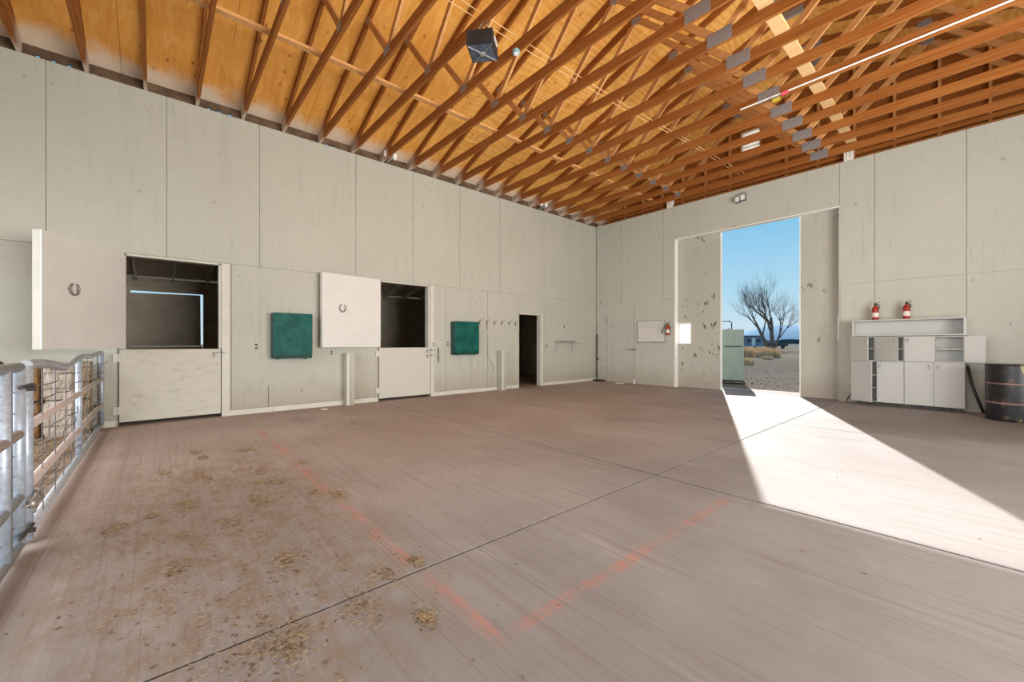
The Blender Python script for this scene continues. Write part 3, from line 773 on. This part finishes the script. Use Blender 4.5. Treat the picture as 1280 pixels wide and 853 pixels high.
g2 = thing('pipe_gate', (5.5, GY, 0), 'pale blue pipe gate nearest the camera at the left edge', 'gate')
vtube(4.575, .04, 1.06, .03, 'bluepipe', 'end_post', g2); vtube(4.87, .05, 1.06, .028, 'bluepipe', 'upright', g2); vtube(6.9, .04, 1.06, .03, 'bluepipe', 'end_post', g2)
for z, mt in ((1.06, 'bluepipe'), (.68, 'reflpipe'), (.32, 'bluepipe'), (.05, 'bluepipe')):
    G().tube([(4.575, GY, z), (6.9, GY, z)], .028, 12).build('rail', mt, g2, True)
wm = G()
for z in (.16, .45, .56, .80, .92): wm.tube([(4.575, GY-.01, z), (5.6, GY+.01, z+.01), (6.9, GY, z)], .0035, 4)
for k in range(8): wm.tube([(4.7+.3*k, GY, .05), (4.7+.3*k, GY, 1.05)], .0032, 4)
wm.build('wire_mesh', 'wire', g2)
for z in (.95, .12):
    m = G(); m.tube([(4.45, GY+.035, z), (4.70, GY+.03, z)], .011, 8); m.tube([(4.50, GY+.02, z-.02), (4.50, GY+.055, z-.02)], .014, 8); m.build('hinge_bolt', 'dark', g2)
ZL = -.20
m = G(); m.tube([(4.600, GY+.03, .47+ZL), (4.540, GY+.06, .465+ZL), (4.440, GY+.075, .47+ZL), (4.380, GY+.05, .485+ZL), (4.390, GY+.035, .50+ZL), (4.470, GY+.055, .49+ZL), (4.580, GY+.05, .485+ZL)], .009, 8)
m.lathe((4.560, GY+.05, .45+ZL), [(.018, 0), (.022, .01), (.022, .03), (.018, .04)], 10); m.build('latch_chain', 'steel', g2, True)

def bale(y0, y1, z0, z1, x0, x1, mat, label):
    t = thing('hay_bale', ((x0+x1)/2, (y0+y1)/2, z0), label, 'hay bale', 'hay stacked behind the pipe gate')
    nx, ny, nz = 4, 10, 8; m = G(); rr = random.Random(int(abs(y0*1000))+int(z0*100))
    idx = {}
    def P(i, j, k):
        if (i, j, k) not in idx:
            x, y, z = x0+(x1-x0)*i/nx, y0+(y1-y0)*j/ny, z0+(z1-z0)*k/nz
            e = sum(v in (0, n) for v, n in ((i, nx), (j, ny), (k, nz)))
            s = .012*(e-1)
            x += (-s if i == nx else s if i == 0 else 0)+(rr.uniform(-.012, .006) if i == nx else 0)
            y += (-s if j == ny else s if j == 0 else 0); z += (-s if k == nz else 0)+(rr.uniform(-.012, 0) if k == nz else 0)
            idx[(i, j, k)] = len(m.v); m.v.append((x, y, z))
        return idx[(i, j, k)]
    for j in range(ny):
        for k in range(nz):
            m.f.append((P(nx,j,k), P(nx,j+1,k), P(nx,j+1,k+1), P(nx,j,k+1))); m.f.append((P(0,j,k), P(0,j,k+1), P(0,j+1,k+1), P(0,j+1,k)))
    for i in range(nx):
        for k in range(nz):
            m.f.append((P(i,0,k), P(i+1,0,k), P(i+1,0,k+1), P(i,0,k+1))); m.f.append((P(i,ny,k), P(i,ny,k+1), P(i+1,ny,k+1), P(i+1,ny,k)))
        for j in range(ny):
            m.f.append((P(i,j,nz), P(i+1,j,nz), P(i+1,j+1,nz), P(i,j+1,nz))); m.f.append((P(i,j,0), P(i,j+1,0), P(i+1,j+1,0), P(i+1,j,0)))
    m.build('hay_body', mat, t)
    for q in (.3, .72):
        z = z0+(z1-z0)*q; s = G(); s.tube([(x0-.004, y0-.004, z), (x1+.004, y0-.004, z), (x1+.004, y1+.004, z), (x0-.004, y1+.004, z), (x0-.004, y0-.004, z)], .004, 5); s.build('twine', 'twine', t)
    s = G()
    for k in range(46):
        y, z = rr.uniform(y0, y1), rr.uniform(z0, z1); a = rr.uniform(-.5, .5); L = rr.uniform(.03, .09)
        s.beam((x1-.005, y, z), (x1+.02+L*.3, min(y1, max(y0, y+L*a)), min(z1, max(z0, z+L*rr.uniform(-.8, .5)))), .003, .002)
    s.build('loose_stalks', 'straw', t)['kind'] = 'stuff'
for z0, z1, lv in ((0, .47, 'bottom'), (.475, .955, 'top')):
    bale(-11.53, -11.40, z0, z1, .03, .40, 'hay_mix', 'narrow green-brown slab of hay next to the gate end, %s of its stack' % lv)
    bale(-11.83, -11.55, z0, z1, .03, .41, 'hay_pale', 'pale hay bale in the middle of the stacked hay, %s one' % lv)
    bale(-12.62, -11.85, z0, z1-.01, .03, .42, 'hay_brown', 'brown hay bale at the left of the stacked hay, %s one' % lv)

# loose straw
def straw_mesh(name, label, n, fn, zr=.012, L=(.02, .09), wdt=.0028):
    m = G(); rr = random.Random(n)
    for _ in range(n):
        x, y = fn(rr); l = rr.uniform(*L)*(1 if rr.random() < .93 else 1.9); a = rr.uniform(0, 2*math.pi); z = rr.uniform(.002, zr); dz = rr.uniform(-.3, .3)*zr
        d = Vector((math.cos(a)*l/2, math.sin(a)*l/2, dz)); p = Vector((x, y, z+.002))
        q0, q1 = p-d, p+d; q0.z = max(q0.z, .002); q1.z = max(q1.z, .002)
        m.beam(q0, q1, wdt, wdt*.7)
    return tag(m.build(name, 'straw'), label, 'straw', None, 'stuff')
clumps = [(3.66, -10.45, .35), (5.0, -10.6, .45), (5.8, -10.75, .3), (6.29, -10.49, .22), (5.75, -10.05, .3), (6.3, -10.36, .16), (6.31, -10.04, .12), (2.17, -10.5, .4), (4.4, -10.1, .35), (4.5, -10.72, .35), (6.0, -10.3, .3), (5.3, -10.3, .4)] + [(random.uniform(2.5, 6.6), random.uniform(-11.0, -9.6), random.uniform(.03, .10)) for _ in range(26)]
def fscatter(r):
    if r.random() < .2: return r.uniform(.5, 7.0), r.uniform(-11.2, -9.0)
    c = r.choice(clumps); return r.gauss(c[0], c[2]*.8), r.gauss(c[1], c[2]*.42)
straw_mesh('loose_straw', 'loose straw scattered over the concrete in front of the pipe gates', 6500, fscatter, .008, (.006, .034), .0013)
straw_mesh('bedding_straw', 'dark trampled straw on the floor behind the pipe gates', 5000, lambda r: (r.uniform(.62, 6.5), r.uniform(-12.6, -11.42)), .03, (.05, .16), .004)
# dark chaff and leaf crumbs
m = G(); rr = random.Random(5)
for _ in range(1900):
    if rr.random() < .9: x, y = fscatter(rr)
    else: x, y = rr.uniform(1, 9), rr.uniform(-10.6, -1)
    s = rr.uniform(.003, .011); a = rr.uniform(0, 3.1); u = Vector((math.cos(a), math.sin(a), 0))*s; v = Vector((-math.sin(a), math.cos(a), 0))*s*rr.uniform(.10, .28)
    m.obox(Vector((x, y, .001))-u-v, u*2, v*2, (0, 0, rr.uniform(.001, .003)))
tag(m.build('floor_chaff', simple('chaff', (.15, .10, .055), .9, var=.4, sc=20)), 'dark chaff and leaf crumbs scattered over the concrete', 'debris', None, 'stuff')

# ------------------------------------------------------------------ back wall objects
t = thing('whiteboard', (1.94, 0, 1.24), 'whiteboard with faint erased writing beside the corner door', 'whiteboard')
G().box(1.51, 2.375, -.014, -.003, 1.24, 1.845).build('face', 'board', t)
f = G()
for r in cut([(1.50, 2.385, 1.23, 1.855)], [(1.518, 2.367, 1.248, 1.837)]): f.box(r[0], r[1], -.022, -.002, r[2], r[3])
f.build('frame', 'grey', t)
G().box(1.50, 2.385, -.05, -.02, 1.222, 1.235).build('tray', 'grey', t)
rr = random.Random(3)
for z in (1.79, 1.755, 1.70, 1.665):
    x = 1.56; s = G()
    while x < (2.32 if z > 1.72 else 2.15):
        wd = rr.uniform(.012, .035); s.box(x, x+wd, -.0155, -.0142, z-.008, z+.008*rr.uniform(.2, 1.4)); x += wd+rr.uniform(.012, .03)
    s.build('writing_line', 'ink', t)

def extinguisher(x, y, z, label, hung=False):
    t = thing('fire_extinguisher', (x, y, z), label, 'fire extinguisher', None if hung else 'fire extinguishers on the shelf')
    r = .052; h = .25
    G().lathe((x, y, z), [(r*.9, 0), (r, .01), (r, h-.03), (r*.8, h), (r*.35, h+.025), (r*.3, h+.04)], 20).build('cylinder', 'red', t, True)
    G().lathe((x, y, z+.06), [(r+.001, 0), (r+.0015, .002), (r+.0015, .085), (r+.001, .087)], 20).build('paper_label', 'label', t, True)
    G().lathe((x, y, z+h+.035), [(.018, 0), (.02, .01), (.018, .04)], 12).build('valve', 'dark', t)
    m = G(); m.beam((x-.012, y, z+h+.075), (x+.075, y-.01, z+h+.105), .018, .008, (0, 1, 0)); m.beam((x-.012, y, z+h+.055), (x+.07, y-.01, z+h+.06), .018, .008, (0, 1, 0)); m.build('lever', 'dark', t)
    m = G()
    if hung: m.tube([(x-.01, y-.01, z+h+.06), (x-.07, y-.03, z+h+.03), (x-.11, y-.03, z+h-.06), (x-.155, y-.03, z+h-.15), (x-.165, y-.03, z+h-.18)], [.01, .01, .011, .014, .018], 8)
    else: m.tube([(x+.01, y-.01, z+h+.05), (x+.055, y-.02, z+h+.02), (x+.06, y-.02, z+h-.03)], .009, 8)
    m.build('hose', 'black', t, True)
    if hung: G().box(x-.03, x+.03, y+.05, 0, z+.05, z+h).build('wall_hook', 'dark', t)
    return t
extinguisher(2.50, -.10, 1.43, 'red fire extinguisher hanging on the wall beside the whiteboard', True)
extinguisher(6.815, -.13, 1.652, 'red fire extinguisher on the shelf top, nearer the tall doorway')
extinguisher(7.255, -.13, 1.652, 'red fire extinguisher on the shelf top, farther from the tall doorway')

# shelf box and cabinets
CY = -.30
sh = thing('wall_shelf', (7.25, 0, 1.345), 'long open white shelf box above the cabinets on the back wall', 'shelf')
G().box(6.485, 8.01, CY+.02, -.003, 1.632, 1.652).build('top_board', 'cab', sh); G().box(6.485, 8.01, CY+.02, -.003, 1.342, 1.362).build('bottom_board', 'cab', sh)
G().box(6.485, 6.505, CY+.02, -.003, 1.362, 1.632).build('side_board', 'cab', sh); G().box(7.975, 8.01, CY+.02, -.003, 1.362, 1.632).build('side_board', 'cab', sh)
G().box(6.505, 7.975, -.012, -.004, 1.362, 1.632).build('back_board', 'cab', sh)
def cabinet(x0, x1, xm, z0, z1, shelves, label, name, doors):
    t = thing(name, ((x0+x1)/2, 0, z0), label, 'cabinet'); k = .016; y1 = -.003
    b = G(); b.box(x0, x0+k, CY+.02, y1, z0, z1); b.box(x1-k, x1, CY+.02, y1, z0, z1); b.box(x0+k, x1-k, CY+.02, y1, z0, z0+k); b.box(x0+k, x1-k, CY+.02, y1, z1-k, z1)
    b.box(xm-k/2, xm+k/2, CY+.02, y1, z0+k, z1-k); b.box(x0+k, x1-k, y1-.01, y1, z0+k, z1-k); b.build('body', 'cab', t)
    for z in shelves:
        for a, c in ((x0+k, xm-k/2), (xm+k/2, x1-k)): G().box(a, c, CY+.03, y1-.01, z-.008, z+.008).build('shelf', 'cab', t)
    for (hx, wd, sgn, ang, hside) in doors:    # hinge x, width, direction, opening angle, handle distance from hinge
        a = R(ang); d = Vector((sgn*math.cos(a), -math.sin(a), 0)); nr = Vector((-sgn*math.sin(a), -math.cos(a), 0))*1.0
        o = Vector((hx, CY+.018, z0+.006)); hgt = z1-z0-.012
        dr = G(); dr.obox(o, d*wd, nr*.018, (0, 0, hgt)); door = dr.build('door', 'cab', t)
        fac = -1 if ang > 120 else 1
        base = o + d*(wd-.045) + (nr*.018 if fac > 0 else Vector((0, 0, 0)))
        nn = nr*.028*fac; zz = hgt*.78 if name == 'wall_cabinet' else hgt*.86
        h = G(); h.tube([base+Vector((0,0,zz)), base+nn+Vector((0,0,zz+.005)), base+nn-d*.012+Vector((0,0,zz+.06)), base-d*.012+Vector((0,0,zz+.065))], .006, 6)
        if wd > .3: h.build('handle', 'grey', door)
    return t
cabinet(6.475, 7.236, 6.824, .862, 1.328, (1.095,), 'left upper white cabinet with two doors ajar', 'wall_cabinet', ((6.478, .345, 1, 35, .3), (6.83, .40, 1, 30, .36)))
cabinet(7.238, 7.985, 7.628, .862, 1.328, (1.095,), 'right upper white cabinet with one door folded fully open', 'wall_cabinet', ((7.622, .382, -1, 0, .3), (7.985, .24, 1, 3, .2)))
cabinet(6.475, 7.236, 6.858, .07, .858, (.34, .59), 'left lower white cabinet with its left door ajar', 'base_cabinet', ((6.478, .378, 1, 28, .3), (7.232, .372, -1, 0, .3)))
cabinet(7.238, 7.992, 7.618, .07, .858, (.34, .59), 'right lower white cabinet with both doors closed', 'base_cabinet', ((7.242, .374, 1, 0, .3), (7.99, .368, -1, 0, .3)))
pl = thing('cabinet_plinth', (7.23, -.15, 0), 'low dark plinth under the white cabinets', 'plinth')
G().box(6.55, 7.95, -.20, -.015, 0, .07).build('plinth_board', 'dark', pl)
for x in (6.75, 7.5, 7.75): G().box(x, x+.06, -.25, -.2, 0, .068).build('shim_block', 'dark', pl)
tag(G().tube([(8.02, -.22, .82), (8.06, -.22, .55), (8.10, -.24, .38), (8.20, -.30, .03)], .02, 10).build('black_hose', 'black', None, True), 'thick black hose hanging from the cabinet down to the floor by the drum', 'hose')
tag(G().tube([(6.36, -.10, .01), (6.455, -.06, .22)], .009, 6).build('thin_rod', 'dark'), 'thin dark rod leaning at the left foot of the cabinets', 'rod')
br = thing('oil_drum', (8.5, -.7, 0), 'black steel drum with worn yellow paint at the right edge', 'drum')
G().lathe((8.5, -.7, 0), [(.275, 0), (.288, .012), (.29, .03), (.29, .845), (.288, .86), (.275, .868), (.27, .855), (.01, .85)], 40).build('shell', 'drum', br, True)
for z in (.275, .575): G().lathe((8.5, -.7, z), [(.288, -.014), (.301, -.006), (.301, .006), (.288, .014)], 40).build('rolling_ring', 'ring', br, True)
G().lathe((8.5, -.7, .855), [(.288, 0), (.298, .005), (.298, .015), (.288, .02)], 40).build('top_rim', 'drum', br, True)
# corner items
t = thing('corner_pole', (.09, -.09, 0), 'thin black pole standing in the corner by the narrow door', 'pole')
G().tube([(.09, -.10, .05), (.06, -.05, 1.5)], .014, 8).build('shaft', 'black', t, True)
G().box(.07, .14, -.10, -.07, .68, .73).build('clamp', 'dark', t)
G().box(.03, .37, -.22, -.03, .0, .05).build('foot_plate', 'black', t)
tag(G().box(.95, 1.2, -.33, -.23, .001, .012).build('paper_scrap', 'white'), 'white scrap lying on the floor in front of the narrow door', 'scrap')
t = thing('door_stop', (1.4, -.06, 0), 'short white post stub at the foot of the narrow door', 'door stop')
G().lathe((1.42, -.06, 0), [(.02, 0), (.022, .01), (.02, .12), (.012, .14)], 10).build('stub', 'white', t, True)
G().lathe((1.42, -.06, 0), [(.035, 0), (.035, .008), (.02, .012)], 10).build('base', 'white', t, True)
t = thing('paint_flake', (.34, -8.45, 0)); t['label'] = 'white paint flake on the floor below the chipped green box'; t['category'] = 'scrap'
G().box(.28, .40, -8.5, -8.4, .001, .006).build('flake', 'white', t)

# ------------------------------------------------------------------ outdoors
def grid_ground():
    n = 40; m = G(); ext = [-400+20*i for i in range(n+1)]
    rr = random.Random(2)
    X = [-900, -500, -300, -180, -110, -70, -45, -30, -20, -12, -6, -3.9, 0, 6, 12.2, 16, 22, 32, 50, 90, 160, 300, 600]
    Y = [-300, -120, -60, -30, YF, .15, .6, 1.5, 3, 5, 8, 12, 17, 24, 34, 48, 66, 90, 130, 200, 320, 600, 1200, 2600]
    for y in Y:
        for x in X:
            inside = -3.91 <= x <= 12.21 and YF <= y <= .15
            z = -.14 if inside else -.03+(rr.uniform(-.02, .02) if y > 3 and y < 60 else 0)
            m.v.append((x, y, z))
    W = len(X)
    for j in range(len(Y)-1):
        for i in range(W-1):
            m.f.append((j*W+i, j*W+i+1, (j+1)*W+i+1, (j+1)*W+i))
    return m
tag(grid_ground().build('ground', 'ground'), kind='structure')
tag(G().box(1.5, 8.5, .15, 1.1, -.12, -.004).build('path', 'apron'), kind='structure')
# pebbles and tufts on the yard
m = G(); rr = random.Random(9)
for _ in range(1600):
    y = 1.2+rr.random()**1.7*22; x = rr.uniform(-1-y*.5, 6); s = rr.uniform(.008, .03)
    p = Vector((x, y, -.03)); m.add([p+Vector(v)*s for v in ((-1,-.7,0),(1,-.6,0),(.8,.8,0),(-.7,.9,0),(.1,0,.9))], [(0,1,4),(1,2,4),(2,3,4),(3,0,4)])
tag(m.build('yard_pebbles', 'ground'), 'small gravel stones on the yard outside the doorway', 'gravel', None, 'stuff')

fr = thing('refrigerator', (3.3, 2.55, -.02), 'old pale green refrigerator standing outside the tall doorway', 'refrigerator')
fc = Vector((3.20, 2.30, 0)); dcam = Vector((8.147-3.2, -10.728-2.3, 0)).normalized(); rt = Vector((-dcam.y, dcam.x, 0))
if rt.x < 0: rt = -rt
o = fc - rt*.30; back = -dcam
wd = .62; o = fc - rt*.24
z0, z1 = .03, 1.62
def fbox(a0, a1, b0, b1, c0, c1, nm, mt, par):
    m = G(); m.obox(o+rt*a0+back*b0+Vector((0,0,c0)), rt*(a1-a0), back*(b1-b0), (0,0,c1-c0)); return m.build(nm, mt, par)
fbox(0, wd, .06, .70, z0, z1, 'cabinet', 'fridge', fr)
fz = fbox(.004, wd-.004, 0, .055, 1.12, z1-.003, 'freezer_door', 'fridge', fr); fd = fbox(.004, wd-.004, 0, .055, z0+.07, 1.105, 'fresh_door', 'fridge', fr)
fbox(.1, wd-.06, -.02, 0, 1.096, 1.122, 'handle', 'black', fd)
fbox(wd-.2, wd-.1, -.006, 0, 1.48, 1.51, 'badge', 'grey', fz)
fbox(.02, wd-.02, .05, .10, z0, z0+.06, 'toe_grille', 'dark', fr)
for a in (.06, .22, .30, .60): fbox(a, a+.05, .02, .10, -.025, z0+.02, 'foot', 'black', fr)
pp = thing('standpipe', (3.3, 3.4, -.03), 'thin bent pipe rising behind the refrigerator', 'pipe')
P0 = o+rt*.30+back*.95
G().tube([P0+Vector((0,0,-.03)), P0+Vector((0,0,1.86)), P0-rt*.05+Vector((0,0,1.92)), P0-rt*.5+Vector((0,0,1.90)), P0-rt*1.0+Vector((0,0,1.86))], .018, 8).build('bent_pipe', 'dark', pp, True)
G().lathe((P0.x, P0.y, -.03), [(.05, 0), (.05, .02), (.02, .03)], 12).build('foot_plate', 'dark', pp)

# bare tree
def make_tree():
    t = thing('bare_tree', (-16.7, 72.7, 0), 'tall bare winter tree with two main trunks out in the field', 'tree')
    rr = random.Random(21); tw = G(); limbs = G()
    def grow(p, d, L, r, lev, target):
        n = 4; pts = [p]; rs = [r]; q = Vector(p); dd = Vector(d)
        for i in range(n):
            dd = (dd + Vector((rr.uniform(-.13, .13), rr.uniform(-.13, .13), rr.uniform(-.02, .13)))).normalized()
            q = q + dd*(L/n); pts.append(Vector(q)); rs.append(r*(1-.5*(i+1)/n))
        target.tube(pts, rs, 7 if lev < 2 else 4, False)
        if lev >= 5: return
        kids = (4, 4, 4, 4, 3)[lev]
        for k in range(kids):
            f = .35+.65*(k+1)/kids; idx = min(n, max(1, round(f*n))); base = pts[idx]
            az = rr.uniform(0, 2*math.pi); spread = rr.uniform(.38, .78) if k < kids-1 else .2
            a1 = dd.orthogonal().normalized(); a2 = dd.cross(a1)
            nd = (dd*math.cos(spread)+(a1*math.cos(az)+a2*math.sin(az))*math.sin(spread)); nd.z += .10; nd.normalize()
            grow(base, nd, L*rr.uniform(.55, .78), rs[idx]*rr.uniform(.55, .75), lev+1, tw if lev >= 1 else limbs)
    grow(Vector((-16.2, 72.7, -.1)), Vector((.02, 0, 1)), 6.0, .42, 0, limbs)
    grow(Vector((-16.6, 72.9, -.1)), Vector((-.42, .05, 1)).normalized(), 5.8, .34, 0, limbs)
    grow(Vector((-15.9, 72.6, -.1)), Vector((.28, -.1, 1)).normalized(), 4.2, .22, 0, limbs)
    limbs.build('trunk', 'bark', t, True); tw.build('branches', 'bark', t, True)
make_tree()
def brush(x, y, r, h, n, label, nm='dry_bush'):
    m = G(); rr = random.Random(int(x*100)+int(y*100))
    for _ in range(n):
        a = rr.uniform(0, 6.28); q = rr.random()**.6*r*.8; p = Vector((x+math.cos(a)*q, y+math.sin(a)*q, -.03)); l = h*rr.uniform(.5, 1)*(1-.5*(q/r)**2)
        t = p+Vector((math.cos(a)*l*.5*q/r+rr.uniform(-.1, .1)*l, math.sin(a)*l*.5*q/r, l)); w_ = rr.uniform(.015, .035)
        mid = (p+t)/2+Vector((0, 0, l*.12)); u = Vector((w_, rr.uniform(-w_, w_), 0))
        m.add([p-u, p+u, mid+u*.8, mid-u*.8, t], [(0, 1, 2, 3), (3, 2, 4)])
    return tag(m.build(nm, 'shrub'), label, 'bush', 'dry bushes in the yard')
brush(-6.1, 30.0, 1.0, 1.15, 500, 'big dry bush left of the tree, second from the refrigerator'); brush(-3.9, 29.2, 1.1, 1.1, 500, 'big dry bush left of the tree, nearer to the trunk')
brush(-8.6, 32.5, 1.0, 1.3, 400, 'dry bush peeking out just right of the refrigerator top'); brush(-2.6, 24.8, .45, .35, 160, 'small low tuft in the yard in front of the tree')
brush(-.7, 15.2, .35, .5, 160, 'small dry tuft right beside the refrigerator')
brush(-17.0, 68.8, 1.9, .9, 320, 'brush around the foot of the bare tree')

# trailer far behind the tree
tr_ = thing('trailer', (-28, 96, 0), 'blue-grey trailer parked far out behind the bare tree', 'trailer')
ax = Vector((1, .9, 0)).normalized(); ay = Vector((-ax.y, ax.x, 0)); o_ = Vector((-30.0, 93.5, 0))
def tbox(a0, a1, b0, b1, c0, c1, nm, mt, par):
    m = G(); m.obox(o_+ax*a0+ay*b0+Vector((0,0,c0)), ax*(a1-a0), ay*(b1-b0), (0,0,c1-c0)); return m.build(nm, mt, par)
bd = tbox(0, 6.2, 0, 2.6, .5, 3.0, 'body', 'trailer', tr_)
tbox(-.6, 6.4, -.3, 2.8, 3.0, 3.12, 'roof', 'glass_dark', tr_)
for a in (.9, 2.5, 4.6): tbox(a, a+.9, -.03, 0, 1.5, 2.3, 'window', 'glass_dark', bd)
tbox(3.6, 4.3, -.03, 0, .6, 2.5, 'door', 'white', bd)
for a in (1.6, 4.4): 
    m = G(); c_ = o_+ax*a+ay*.1; m.tube([c_+Vector((0,0,.35)), c_+ay*.25+Vector((0,0,.35))], .38, 16); m.build('wheel', 'black', tr_)
pk = thing('pickup_truck', (-22.5, 100, 0), 'dark pickup parked behind the trunk of the bare tree', 'truck')
o_ = Vector((-25.3, 98.0, 0)); tbox(0, 5.2, 0, 1.9, .55, 1.3, 'body', 'glass_dark', pk); tbox(1.3, 3.2, .1, 1.8, 1.3, 2.0, 'cab', 'trailer', pk)
for a in (1.0, 4.1):
    m = G(); c_ = o_+ax*a-ay*.02; m.tube([c_+Vector((0,0,.38)), c_+ay*.25+Vector((0,0,.38))], .38, 16); m.build('wheel', 'black', pk)
ut = thing('utility_pole', (-38, 110, 0), 'thin utility pole far away left of the bare tree', 'pole')
G().tube([(-36.0, 105, 0), (-36.0, 105, 5.4)], .09, 8).build('pole', 'bark', ut); G().beam((-36.7, 104.4, 5.0), (-35.3, 105.6, 5.0), .09, .09, (0, 0, 1)).build('cross_arm', 'bark', ut)
fn = thing('yard_fence', (-8, 110, 0), 'pale low rail fence far across the field', 'fence')
for k in range(16):
    x = -30+3.2*k; G().box(x-.06, x+.06, 118, 118.12, 0, 1.1).build('post', 'white', fn)
for z in (.55, 1.0): G().box(-30, 18.2, 118.02, 118.08, z, z+.12).build('rail', 'white', fn)
# far tree belt and hills
rr = random.Random(4); m = G()
x = -900
pts = []
while x < 500: pts.append((x, rr.uniform(3, 8))); x += rr.uniform(6, 14)
for (xa, ha), (xb, hb) in zip(pts[:-1], pts[1:]): m.hexa([(xa,620,-1),(xb,620,-1),(xb,650,-1),(xa,650,-1),(xa,620,ha),(xb,620,hb),(xb,650,hb),(xa,650,ha)])
tag(m.build('tree_belt', simple('far_trees', (.07, .09, .10), 1.0, var=.2, sc=.05)), 'dark low belt of trees along the far edge of the field', 'trees', None, 'stuff')
m = G(); rr = random.Random(8); x = -4200; pts = []
ph = [rr.uniform(0, 6.28) for _ in range(6)]
while x <= 1800:
    h = 95+42*math.sin(x/430+ph[0])+22*math.sin(x/170+ph[1])+10*math.sin(x/70+ph[2]); pts.append((x, max(20, h))); x += 35
for (xa, ha), (xb, hb) in zip(pts[:-1], pts[1:]):
    m.add([(xa,2500,-5),(xb,2500,-5),(xb,2750,hb),(xa,2750,ha),(xb,3000,-5),(xa,3000,-5)], [(0,1,2,3),(3,2,4,5)])
tag(m.build('hills', 'mount', None, True), kind='structure')
